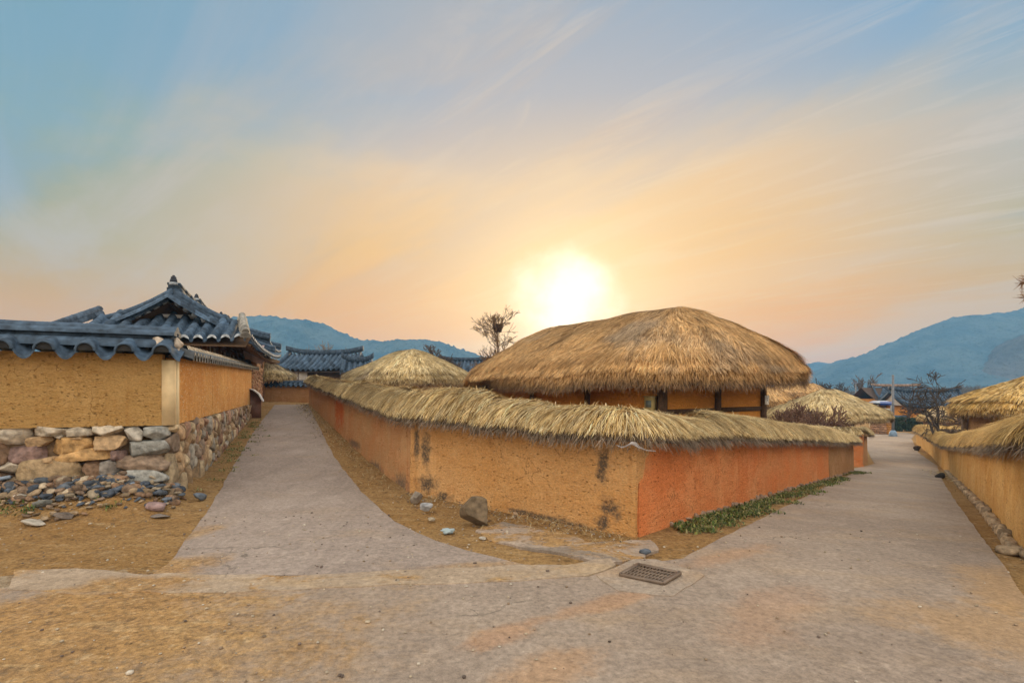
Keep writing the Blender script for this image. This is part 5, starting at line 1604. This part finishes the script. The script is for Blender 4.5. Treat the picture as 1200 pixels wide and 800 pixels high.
# far woods on the plain
wd = MB(); rng = np.random.default_rng(4)
n = 26000; px_ = rng.uniform(930, 1400, n); d_ = rng.uniform(150, 260, n); x_ = (px_ - 600) / F * d_
lump = vnoise(np.column_stack([x_ * .09, d_ * .05, x_ * 0]), 1.0, 5) * .5 + .5 + .3 * np.exp(-((px_ - 1145) / 28) ** 2)
f_ = rng.random(n); h_ = 2.0 + 5.0 * lump
P = np.column_stack([x_ + rng.normal(size=n) * .6, d_, -2.0 + h_ * f_ * .85])
dd = nv(np.column_stack([rng.normal(size=n) * .55, rng.normal(size=n) * .2, np.ones(n)]))
blades(wd, P, dd, np.tile([0, -1.0, 0], (n, 1)), rng.uniform(.6, 1.7, n), np.full(n, .16), col=np.array([(.085, .075, .065)]) * rng.uniform(.6, 1.5, (n, 1)))
o = wd.build('woods', M['bark'], None); tag(o, 'far bare grey woods across the plain under the mountain', 'woods', kind='stuff')

# dry pine spray reaching into view from a tree off to the right
pt_ = thing('pine_tree', (7.4, 6.0, gz(7.4, 6.0)), 'pine branch with dry brown needles at the picture edge above the mountain', 'tree')
mt, mc = MB(), MB()
base = Vector((7.4, 6.0, gz(7.4, 6.0) - .1)); topp = Vector((7.5, 6.05, 3.6))
mt.tube([base, base + Vector((.05, .03, 1.4)), topp], [.14, .11, .06], 8, (.14, .09, .06)); mt.build('trunk', M['bark'], pt_)
tip = Wp(1193, 338, 5.9)
for k, (dx_, dz_) in enumerate(((0, .05), (.06, -.12), (.2, .16), (.35, -.02), (.5, .25))):
    e_ = tip + Vector((dx_ + .03, .02 * k, dz_)); mc.tube([topp - Vector((0, 0, .4 - .1 * k)), (topp + e_) / 2 + Vector((0, 0, .12)), e_], [.03, .018, .006], 5, (.14, .09, .06))
    for j in range(170):
        f = rng.uniform(.72, 1.0); p = (topp - Vector((0, 0, .4 - .1 * k))) * (1 - f) ** 2 + ((topp + e_) / 2 + Vector((0, 0, .12))) * 2 * f * (1 - f) + e_ * f * f
        dd = Vector((-.5, 0, -.15)) + Vector(rng.normal(size=3)) * .55
        mc.tube([p, p + dd.normalized() * rng.uniform(.06, .13)], [.0035, .0015], 3, np.array((.30, .14, .05)) * rng.uniform(.6, 1.3), cap=False)
mc.build('crown', M['leaf'], pt_)

# ------------------------------------------------------------------ street things at the end of the right road
pb_ = G(1046.5, 511); up_ = thing('utility_pole', tuple(pb_), 'slim dark utility pole with a blue grey foot at the road bend', 'pole')
m1 = MB(); ztop = CAM_H - (440 - HOR) / F * pb_.y
m1.tube([(pb_.x, pb_.y, pb_.z - .2), (pb_.x, pb_.y, ztop)], [.11, .085], 10, (.12, .13, .15)); m1.build('pole', M['metal'], up_)
m1 = MB(); m1.tube([(pb_.x, pb_.y, pb_.z - .1), (pb_.x, pb_.y, pb_.z + .35), (pb_.x, pb_.y, pb_.z + .5)], [.34, .26, .13], 10, (.16, .24, .34)); m1.build('foot', M['metal'], up_)
m1 = MB(); m1.tube([(pb_.x, pb_.y, ztop - .02), (pb_.x, pb_.y, ztop + .06)], [.10, .06], 8, (.2, .2, .2)); m1.build('cap', M['metal'], up_)
# second far lamp post with a small board
q = Wp(1003, 470, 66); lp_ = thing('street_lamp', (q.x, q.y, gz(q.x, q.y)), 'far thin lamp post with a flat dark head before the mountain', 'lamp')
m1 = MB(); zt_ = CAM_H - (448.5 - HOR) / F * 66; m1.tube([(q.x, q.y, gz(q.x, q.y)), (q.x, q.y, zt_)], .05, 6, (.16, .18, .22)); m1.build('pole', M['metal'], lp_)
m1 = MB(); m1.box((q.x - .15, q.y, zt_), (.32, 0, 0), (0, .12, 0), (0, 0, .06), (.14, .18, .26)); m1.build('lamp_head', M['metal'], lp_)
# information kiosk with white panels and a blue board
q = G(1036, 502); kd = 50; kx = (1036 - 600) / F * kd; kz = gz(kx, kd)
kk = thing('kiosk', (kx, kd, kz), 'small white kiosk with a blue board under its roof near the pole', 'kiosk')
zs = lambda y: CAM_H - (y - HOR) / F * kd
m1 = MB(); m1.box((kx, kd + .6, (zs(486) + kz) / 2 + .2), (.62, 0, 0), (0, .55, 0), (0, 0, (zs(476) - kz) / 2), (.62, .58, .46)); m1.build('body', M['plain'], kk)
m1 = MB(); m1.box((kx + .15, kd - .05, zs(472.5)), (.56, 0, 0), (0, .06, 0), (0, 0, .15), (.03, .09, .42)); m1.build('board', M['plain'], kk)
m1 = MB(); m1.add([(kx - .8, kd - .2, zs(472)), (kx + .7, kd - .2, zs(472)), (kx + .6, kd + .5, zs(469.3)), (kx - .7, kd + .5, zs(469.3)), (kx + .7, kd + 1.3, zs(472)), (kx - .8, kd + 1.3, zs(472))], ngons=[[0, 1, 2, 3], [3, 2, 4, 5], [0, 3, 5], [1, 4, 2]], col=(.42, .44, .48)); m1.build('roof', M['plain'], kk)
m1 = MB()
for a_ in (-.6, .66): m1.box((kx + a_, kd - .02, (zs(474) + kz) / 2), (.04, 0, 0), (0, .04, 0), (0, 0, (zs(474) - kz) / 2), (.25, .27, .30)); 
m1.build('frame', M['metal'], kk)
# low blue grey fence and a clipped dark hedge
fx0, fx1 = Wp(1030, 490, 52), Wp(1083, 490, 52)
fe = thing('fence', ((fx0.x + fx1.x) / 2, 52, gz((fx0.x + fx1.x) / 2, 52)), 'low blue fence running behind the round brick planter and the hedge', 'fence')
zb = gz(fx0.x, 52)
m1 = MB(); m1.box(((fx0.x + fx1.x) / 2, 52, CAM_H - (488 - HOR) / F * 52), ((fx1.x - fx0.x) / 2, 0, 0), (0, .04, 0), (0, 0, .14), (.06, .10, .15)); m1.build('rail', M['metal'], fe)
for k in range(6):
    m1 = MB(); x_ = fx0.x + (fx1.x - fx0.x) * k / 5; m1.box((x_, 52.06, (zb + CAM_H - (487 - HOR) / F * 52) / 2), (.05, 0, 0), (0, .05, 0), (0, 0, (CAM_H - (487 - HOR) / F * 52 - zb) / 2), (.06, .09, .13)); m1.build('post', M['metal'], fe)
hx0, hx1 = Wp(1049, 500, 48), Wp(1082, 500, 48); hzb = gz((hx0.x + hx1.x) / 2, 48); hzt = CAM_H - (490 - HOR) / F * 48
hd = MB(); n = 5200; P = np.column_stack([rng.uniform(hx0.x, hx1.x, n), 48 + rng.uniform(-.4, .4, n), hzb + (hzt - hzb) * rng.uniform(0, 1, n) ** .7])
P[:, 2] += .12 * vnoise(P, 1.5, 3); dd = nv(rng.normal(size=(n, 3))); nn_ = nv(rng.normal(size=(n, 3)))
cc_ = np.array([(.035, .06, .03)]) * rng.uniform(.6, 1.6, (n, 1))
blades(hd, P, dd, nn_, rng.uniform(.10, .2, n), np.full(n, .10), col=cc_)
o = hd.build('hedge', M['leaf'], None); tag(o, 'clipped dark green hedge behind the foot of the utility pole', 'hedge')
# round brick planter and the wooden box beside it
q = G(1031, 508); pr = .72; pz = gz(q.x, q.y)
pl_t = thing('round_planter', (q.x, q.y, pz), 'round brick planter at the bend beside the utility pole', 'planter')
m1 = MB(); rows = []
rngp = np.random.default_rng(6)
for k in range(5):
    for j in range(14):
        a0_, a1_ = 2 * math.pi * (j + .5 * (k % 2)) / 14, 2 * math.pi * (j + .92 + .5 * (k % 2)) / 14
        z0_ = pz + .19 * k; cc_ = np.array((.38, .22, .13)) * rngp.uniform(.7, 1.25)
        pr_ = pr * (1 + .05 * math.sin(k * 1.2))
        V = []
        for rr_ in (pr_ * .8, pr_):
            for a_ in (a0_, a1_):
                for z_ in (z0_, z0_ + .175): V.append((q.x + math.cos(a_) * rr_, q.y + math.sin(a_) * rr_, z_))
        m1.add(V, [(0, 1, 3, 2), (4, 6, 7, 5), (0, 4, 5, 1), (2, 3, 7, 6), (0, 2, 6, 4), (1, 5, 7, 3)], col=cc_)
m1.build('brickwork', M['stone'], pl_t)
m1 = MB(); m1.tube([(q.x, q.y, pz), (q.x, q.y, pz + .86)], pr * .79, 16, (.10, .07, .05)); m1.build('soil', M['bark'], pl_t)
q2 = G(1040.5, 508.5); m1 = MB(); z2 = gz(q2.x, q2.y)
wbx = thing('wooden_box', tuple(q2), 'orange brown wooden box between the round brick planter and the pole', 'box')
for k in range(5): m1.box((q2.x, q2.y, z2 + .10 + .19 * k), (.30, .02, 0), (-.02, .30, 0), (0, 0, .088), np.array((.36, .17, .05)) * (1 + .1 * (k % 2)))
m1.build('boards', M['wood'], wbx)
m1 = MB(); m1.box((q2.x, q2.y, z2 + 1.0), (.33, .02, 0), (-.02, .33, 0), (0, 0, .025), (.28, .14, .05)); m1.build('lid', M['wood'], wbx)

# ------------------------------------------------------------------ small things along the lane
q = G(298, 489.5); sb = thing('sign_board', tuple(q), 'brown lectern sign with a pale slanted top beside the lane', 'sign')
dv, nvv = s3, -f3
prof = [(0, 0), (.52, 0), (.52, .62), (.40, .86), (.24, .98), (.06, 1.02), (0, 1.0)]
m1 = MB(); V = []
for w_ in (-.05, .05):
    for a_, z_ in prof: V.append(np.array(q) + nvv * (a_ - .3) + dv * w_ * 1.0 + Z3 * z_)
k = len(prof)
m1.add(V, [(i, (i + 1) % k, k + (i + 1) % k, k + i) for i in range(k)], ngons=[list(range(k))[::-1], list(range(k, 2 * k))], col=(.17, .085, .06)); m1.build('stand', M['metal'], sb)
m1 = MB()
top = [(.58, .60), (.45, .86), (.27, 1.01), (.06, 1.06)]
rows = [[np.array(q) + nvv * (a_ - .28) + dv * w_ + Z3 * z_ for w_ in (-.34, .34)] for a_, z_ in top]
rows_b = [[p - Z3 * .03 - nvv * .02 for p in r_] for r_ in rows]
m1.grid(np.array(rows), col=(.60, .60, .62)); m1.grid(np.array(rows_b), col=(.3, .2, .16), flip=True)
ring = [r_[0] for r_ in rows] + [r_[1] for r_ in rows[::-1]]; ringb = [r_[0] for r_ in rows_b] + [r_[1] for r_ in rows_b[::-1]]
m1.grid(np.stack([np.array(ring + ring[:1]), np.array(ringb + ringb[:1])]), col=(.5, .5, .5)); m1.build('panel', M['plain'], sb)
# pinkish cloth hanging under the gatehouse eave
q = Wp(298, 408, 17.6); m1 = MB()
gr = [[(q.x + .55 * (i / 8 - .5) * .8 + .03 * math.sin(j + i), q.y + .5 * (i / 8 - .5) + .05 * math.sin(i * 1.3), q.z + .22 - .62 * j / 8 - .12 * (i / 8) + .04 * math.sin(i * .9)) for i in range(9)] for j in range(9)]
m1.grid(gr, col=(.56, .44, .46)); o = m1.build('hanging_cloth', M['plain'], None); tag(o, 'pale pink cloth hanging from the side eave of the gatehouse', 'cloth')

# boulder and stones at the foot of the ochre wall
def ground_rock(px, py, w_, h_, dep, col, label, cat='stone', name='stone', seed=0, sub=4, box=.2, planes=9, group=None, sink=.2, tilt=0.0, flat=None):
    q = G(px, py); m1 = MB()
    rock(m1, (q.x, q.y + dep * .3, q.z + h_ * (.5 - sink * .5)), (w_ / 2, tilt * w_ * .2, tilt * w_ * .3), (0, dep / 2, 0), (-tilt * h_ * .3, 0, h_ / 2), col, sub, seed, planes, box, .06)
    o = m1.build(name, M['stone'], None, smooth=False); tag(o, label, cat, group); return o


ground_rock(556, 618, .38, .38, .30, (.17, .125, .08), 'big dark round boulder leaning on the foot of the ochre wall', 'boulder', 'boulder', 23, 4, .5, 7, sink=.15)
ground_rock(498, 601, .24, .14, .18, (.36, .36, .37), 'pale blue grey rock at the foot of the stained wall bend', seed=5, planes=12)
ground_rock(487, 590, .18, .22, .14, (.26, .22, .18), 'brown upright stone against the stained wall bend', seed=6, planes=12)
ground_rock(505, 612, .10, .06, .09, (.36, .30, .22), 'small tan stone below the pale rock by the wall', seed=7)
ground_rock(604, 606, .07, .07, .06, (.48, .34, .22), 'small tan pebble stuck at the wall foot beside the boulder', seed=8)
ground_rock(565, 633, .08, .04, .07, (.46, .41, .34), 'small white chip on the dirt verge below the boulder', seed=9)
ground_rock(757, 651, .12, .07, .09, (.12, .14, .17), 'dark blue grey stone at the corner of the wall by the drain', seed=10)
ground_rock(1104, 560, .35, .22, .25, (.05, .045, .04), 'dark lump of stone at the edge of the right road', seed=11)
ground_rock(1077, 528, .5, .34, .4, (.07, .055, .045), 'dark stone at the far foot of the yellow wall', seed=12)
# crumpled litter
q = G(525, 625); m1 = MB(); V, Fc = ico(3); V = V * (1 + .75 * fbm(V, 2.6, 3, 4))[:, None] * np.array([.075, .05, .03]); m1.add(V + np.array([q.x, q.y, q.z + .03]), tris=Fc, col=(.34, .42, .45)); o = m1.build('litter', M['plain'], None)
tag(o, 'crumpled pale blue wrapper on the dirt verge below the boulder', 'wrapper', kind='thing')

# ------------------------------------------------------------------ drain grate
cr = [np.array(G(*p)) for p in ((727, 676.5), (748, 665.5), (797, 677), (777, 688.5))]
zg = np.mean([c_[2] for c_ in cr]) + .034
dg = thing('drain_grate', tuple(np.mean(cr, axis=0)), 'rusty dark steel drain grate set in concrete at the road fork', 'drain')
bil = lambda a_, b_: (cr[0] * (1 - a_) * (1 - b_) + cr[1] * (1 - a_) * b_ + cr[2] * a_ * b_ + cr[3] * a_ * (1 - b_))
def gpt(a_, b_, z): p = bil(a_, b_); return np.array([p[0], p[1], z])
m1 = MB(); m1.add([gpt(a_, b_, zg - .030) for a_, b_ in ((0, 0), (1, 0), (1, 1), (0, 1))], [(0, 1, 2, 3)], col=(.012, .010, .008)); m1.build('pit', M['plain'], dg)
m1 = MB(); m2 = MB()
def bar(mb, p, q, w_, h_, col):
    d_ = q - p; L_ = np.linalg.norm(d_); d_ = d_ / L_; s_ = np.array([-d_[1], d_[0], 0]); mb.box((p + q) / 2, d_ * L_ / 2, s_ * w_, Z3 * h_, col)
rust = (.17, .12, .085)
for (a_, b_) in (((0, 0), (1, 0)), ((1, 0), (1, 1)), ((1, 1), (0, 1)), ((0, 1), (0, 0))): bar(m1, gpt(*a_, zg), gpt(*b_, zg), .014, .012, rust)
m1.build('frame', M['metal'], dg)
for k in range(1, 12): a_ = k / 12; bar(m2, gpt(a_, .0, zg - .001), gpt(a_, 1, zg - .001), .0045, .006, rust)
for k in range(1, 4): b_ = k / 4; bar(m2, gpt(0, b_, zg + .002), gpt(1, b_, zg + .002), .006, .006, rust)
m2.build('bars', M['metal'], dg)

# ------------------------------------------------------------------ rubble below the left wall
rng = np.random.default_rng(21)
def earth_z(x, y):
    rel = np.array([x, y]) - L0; u, v = rel @ f2, rel @ s2
    return gz(x, y) + .30 * math.exp(-(min(v, 0) / .62) ** 2) * float(sstep(-.4, .6, u)) * (u > -1) * (v < 1.5)


def rubble_at(u, v, w_, h_, dep, col, name, label, cat, group, seed, planes=10, yaw=0.0, box=.3, tilt=0.0, extra=0.0):
    p = L0 + f2 * u + s2 * v; z = earth_z(*p) + extra
    ca, sa = math.cos(yaw), math.sin(yaw)
    m1 = MB(); rock(m1, (*p, z + h_ * .32), (ca * w_ / 2, sa * w_ / 2, tilt * w_ / 2), (-sa * dep / 2, ca * dep / 2, 0), (0, 0, h_ / 2), col, 3, seed, planes, box, .05)
    o = m1.build(name, M['stone'], None, smooth=False); tag(o, label, cat, group); return o


def uv_px(px, py):
    q = G(px, py); rel = np.array([q.x, q.y]) - L0; return rel @ f2, rel @ s2


named = [
    (185, 586, .34, .34, .30, (.46, .29, .15), 'rounded ochre boulder at the corner of the stone base', 'boulder', .55),
    (184, 601, .30, .13, .24, (.32, .22, .21), 'flat purple brown stone beneath the ochre corner boulder', 'stone', .3),
    (184, 588, .22, .17, .2, (.36, .27, .24), 'pinkish wedge stone leaning on the ochre corner boulder', 'stone', .3),
    (136, 585, .34, .08, .2, (.16, .21, .28), 'blue grey slab of broken roof tile in the middle of the rubble', 'tile', .5),
    (106, 588, .26, .08, .18, (.13, .19, .28), 'dark blue curved tile piece at the rubble middle', 'tile', .5),
    (98, 566, .17, .15, .12, (.11, .15, .22), 'dark blue tile shard standing on top of the rubble', 'tile', .4),
    (74, 593, .30, .10, .2, (.52, .45, .34), 'cream flat stone in front of the rubble heap', 'stone', .4),
    (44, 592, .26, .09, .2, (.44, .24, .15), 'reddish flat stone at the rubble edge', 'stone', .4),
    (88, 600, .20, .06, .14, (.24, .26, .28), 'grey slate flake lying before the cream stone', 'stone', .5),
    (124, 596, .13, .07, .1, (.50, .44, .36), 'small white stone before the blue tile slab', 'stone', .3),
    (146, 597, .18, .08, .14, (.46, .36, .24), 'tan triangular stone right of the blue tile slab', 'stone', .2),
    (157, 595, .12, .10, .1, (.20, .24, .30), 'small blue stone standing by the tan triangular stone', 'stone', .3),
    (24, 607, .22, .09, .16, (.50, .46, .40), 'pale grey stone among the weeds at the left', 'stone', .3),
    (47, 609, .22, .09, .16, (.22, .22, .20), 'dark grey stone touching the weeds at the left', 'stone', .3),
    (38, 618, .26, .05, .16, (.44, .40, .34), 'flat pale flake in the dirt before the weeds', 'stone', .5),
    (73, 613, .24, .07, .16, (.16, .13, .11), 'dark brown flat stone half sunk in the dirt', 'stone', .4),
    (186, 607, .26, .05, .18, (.20, .17, .15), 'dark flat flake in the dirt under the corner stones', 'stone', .4),
    (128, 572, .22, .12, .16, (.30, .22, .17), 'brown stone leaning at the top of the rubble', 'stone', .3),
    (92, 582, .20, .10, .16, (.44, .36, .26), 'tan stone left of the dark blue curved tile', 'stone', .3),
    (166, 578, .20, .10, .16, (.34, .28, .22), 'grey brown stone below the large blue grey base stone', 'stone', .3),
    (60, 584, .22, .11, .18, (.38, .28, .20), 'brown stone under the big tan base stone', 'stone', .3),
    (10, 590, .24, .10, .18, (.26, .17, .15), 'dark purple stone under the grey pipe', 'stone', .3),
]
for i, (px, py, w_, h_, dep, cc_, lab, cat, bx_) in enumerate(named):
    u, v = uv_px(px, py)
    rubble_at(u, v, w_, h_, dep, cc_, {'tile': 'tile_shard', 'boulder': 'boulder'}.get(cat, 'rubble_stone'), lab, cat, None, 600 + i, 11, rng.uniform(-.5, .5), bx_, rng.uniform(-.25, .25))
# the small broken pieces nobody would count
rb = MB()
for k in range(760):
    u = rng.uniform(-.10, 3.4) if rng.random() < .6 else 1.0 + rng.normal() * .5; v = -abs(rng.normal()) * .30 + .02
    p = L0 + f2 * u + s2 * v; sz = rng.uniform(.02, .085) * (1.25 if v > -.35 else .65)
    if u > 2.5 and rng.random() < .4: continue
    cc_ = np.array(((.34, .25, .16), (.44, .36, .26), (.24, .17, .12), (.13, .15, .18), (.30, .19, .12), (.10, .12, .155))[rng.integers(6)]) * rng.uniform(.6, 1.15)
    a_ = rng.uniform(0, 3.14)
    rock(rb, (*p, earth_z(*p) + sz * .25 + (.14 * rng.random() * max(0, 1 + v / .35))), (math.cos(a_) * sz, math.sin(a_) * sz, rng.normal() * sz * .3), (-math.sin(a_) * sz * .7, math.cos(a_) * sz * .7, 0), (0, 0, sz * rng.uniform(.3, .7)), cc_, 2, int(rng.integers(9999)), 7, .35, .10, (.45, .85))
o = rb.build('rubble', M['stone'], None); tag(o, 'small broken stone and tile chips heaped below the stone base', 'rubble', kind='stuff')
# grey pipe lying along the wall foot
u0, v0 = uv_px(-30, 576); u1, v1 = uv_px(84, 570)
pp = [L0 + f2 * a_ + s2 * b_ for a_, b_ in ((u0, -.30), ((u0 + u1) / 2, -.22), (u1, -.12))]
m1 = MB(); m1.tube([(*p, earth_z(*p) + z_) for p, z_ in zip(pp, (.10, .13, .20))], .022, 8, (.26, .32, .40)); o = m1.build('pipe', M['metal'], None); tag(o, 'thin blue grey pipe lying along the foot of the stone base', 'pipe')

# gravel, straw litter, weeds
gv = MB()
for k in range(1500):
    if rng.random() < .55: x, y = rng.uniform(-7, 0), rng.uniform(2.2, 7)
    elif rng.random() < .5:
        f = rng.random(); p = np.array(B)[:2] * (1 - f) + np.array(Cc)[:2] * f + np.array([-.45, -.9]) * abs(rng.normal()) * .35; x, y = p
    else: x, y = rng.uniform(-2, 7), rng.uniform(2.2, 7)
    sz = rng.uniform(.003, .014) * (1.5 if rng.random() < .08 else 1)
    V, Fc = ico(1); gv.add(V * np.array([sz, sz, sz * .6]) * rng.uniform(.7, 1.3, 3) + np.array([x, y, earth_z(x, y) + .012 + sz * .25]), tris=Fc, col=np.array(((.30, .22, .15), (.46, .38, .28), (.16, .12, .10), (.5, .44, .36))[rng.integers(4)]))
o = gv.build('gravel', M['stone'], None); tag(o, 'fine loose gravel scattered over the dirt and road', 'gravel', kind='stuff')

sl_ = MB(); n = 2600
f = rng.random(n); k = rng.random(n)
base = np.where(k[:, None] < .45, np.array(A)[:2] * (1 - f[:, None]) + np.array(B)[:2] * f[:, None] + np.array([-.9, -.35]) * (np.abs(rng.normal(size=n)) * .30 + .05)[:, None],
       np.where(k[:, None] < .65, np.array(B)[:2] * (1 - f[:, None]) + np.array(Cc)[:2] * f[:, None] + np.array([-.5, -.85]) * (np.abs(rng.normal(size=n)) * .35 + .05)[:, None],
                np.array(Rp[0])[:2] * (1 - f[:, None]) + np.array(Rp[3])[:2] * f[:, None] + np.array([-.7, .4]) * (np.abs(rng.normal(size=n)) * .45 + .1)[:, None]))
P = np.column_stack([base, g(base[:, 0], base[:, 1]) + .015]); a_ = rng.uniform(0, 6.28, n)
blades(sl_, P, np.column_stack([np.cos(a_), np.sin(a_), rng.uniform(0, .12, n)]), np.tile([0, 0, 1.0], (n, 1)), rng.uniform(.05, .22, n), np.maximum(.004, np.hypot(P[:, 0], P[:, 1]) * .0008), col=straw_col(n, 'pale', rng) * .8)
o = sl_.build('straw_litter', M['straw'], None); tag(o, 'loose straw fallen along the feet of the walls', 'straw', kind='stuff')


def weed_clumps(name, centres, n_leaf, size, label, dry=.25, seed=0):
    r_ = np.random.default_rng(seed); mb = MB()
    for c_, rad in centres:
        n = int(n_leaf * rad / .15)
        P = np.column_stack([c_[0] + r_.normal(size=n) * rad * .55, c_[1] + r_.normal(size=n) * rad * .55, np.full(n, c_[2] + .005)])
        P[:, 2] = [earth_z(*p[:2]) + .01 for p in P]
        a_ = r_.uniform(0, 6.28, n); el = r_.uniform(.15, 1.3, n)
        dd = np.column_stack([np.cos(a_) * np.cos(el), np.sin(a_) * np.cos(el), np.sin(el)])
        nn_ = nv(np.cross(dd, np.column_stack([-np.sin(a_), np.cos(a_), a_ * 0])))
        cc_ = np.array(((.08, .13, .03), (.13, .18, .04), (.21, .23, .06), (.055, .085, .025)))[r_.integers(4, size=n)] * r_.uniform(.7, 1.3, (n, 1))
        dr_ = r_.random(n) < dry; cc_[dr_] = np.array((.34, .30, .13)) * r_.uniform(.6, 1.2, (dr_.sum(), 1))
        blades(mb, P, dd, nn_, r_.uniform(.5, 1.2, n) * size, np.full(n, size * .28) * r_.uniform(.5, 1.2, n), sag=.35, lift=.01, col=cc_)
    o = mb.build(name, M['leaf'], None); tag(o, label, 'weeds', kind='stuff'); return o


cs_ = []
for k in range(170):
    f = rng.random() ** 1.25 * .93 + .045; off = .10 + abs(rng.normal()) * .15
    p = np.array([Cc.x, Cc.y]) + dvec * Lr * f + nvec * off
    if vnoise(np.array([[f * 9, off * 3, 0]]), 1.0, 4)[0] < -.38: continue
    cs_.append(((*p, gz(*p)), rng.uniform(.07, .2)))
weed_clumps('weeds', cs_, 70, .085, 'patchy low green weeds along the foot of the red wall', .32, 3)
cs_ = [((*(lambda q: (q.x, q.y))(G(px, py)), 0), r_) for px, py, r_ in ((28, 586, .12), (38, 604, .16), (30, 612, .1), (70, 598, .10), (78, 601, .09), (130, 605, .07), (8, 612, .16), (112, 602, .05))]
weed_clumps('weeds', cs_, 60, .07, 'few small green tufts in the rubble below the stone base', .1, 5)
cs_ = []
for k in range(60):
    v = rng.uniform(.5, 11); p = L0 + s2 * v - f2 * (.12 + abs(rng.normal()) * .22); cs_.append(((*p, gz(*p)), rng.uniform(.05, .16)))
weed_clumps('weeds', cs_, 34, .06, 'dry yellow green weeds along the lane side of the stone base', .65, 7)

# ------------------------------------------------------------------ haze
HZ = bpy.data.materials.new('haze'); HZ.use_nodes = True; nt = HZ.node_tree; nt.nodes.clear()
pv = nt.nodes.new('ShaderNodeVolumePrincipled'); mo_ = nt.nodes.new('ShaderNodeOutputMaterial'); nt.links.new(pv.outputs[0], mo_.inputs['Volume'])
pv.inputs['Color'].default_value = (.26, .58, 1.0, 1); pv.inputs['Density'].default_value = .0006; pv.inputs['Anisotropy'].default_value = 0.0
hb = MB(); hb.box((0, 530, 40), (1250, 0, 0), (0, 700, 0), (0, 0, 46), (1, 1, 1)); o = hb.build('haze', HZ, None); tag(o, 'thin blue haze over the village and hills', 'haze', kind='stuff')

# ------------------------------------------------------------------ kinds that repeat
for o in list(S.objects):
    if o.parent is None and 'group' not in o and 'category' in o:
        k = o.name.split('.')[0]
        gname = {'bare_tree': 'bare winter trees', 'bare_bush': 'bare winter bushes', 'thatched_house': 'thatched village houses', 'tiled_house': 'tiled village houses',
                 'rubble_stone': 'larger stones in the rubble', 'tile_shard': 'broken roof tiles in the rubble', 'stone': 'loose stones by the mud walls', 'mud_wall': 'straw capped mud walls', 'boulder': 'boulders at the wall feet', 'tiled_wall': 'tile capped walls'}.get(k)
        if gname: o['group'] = gname
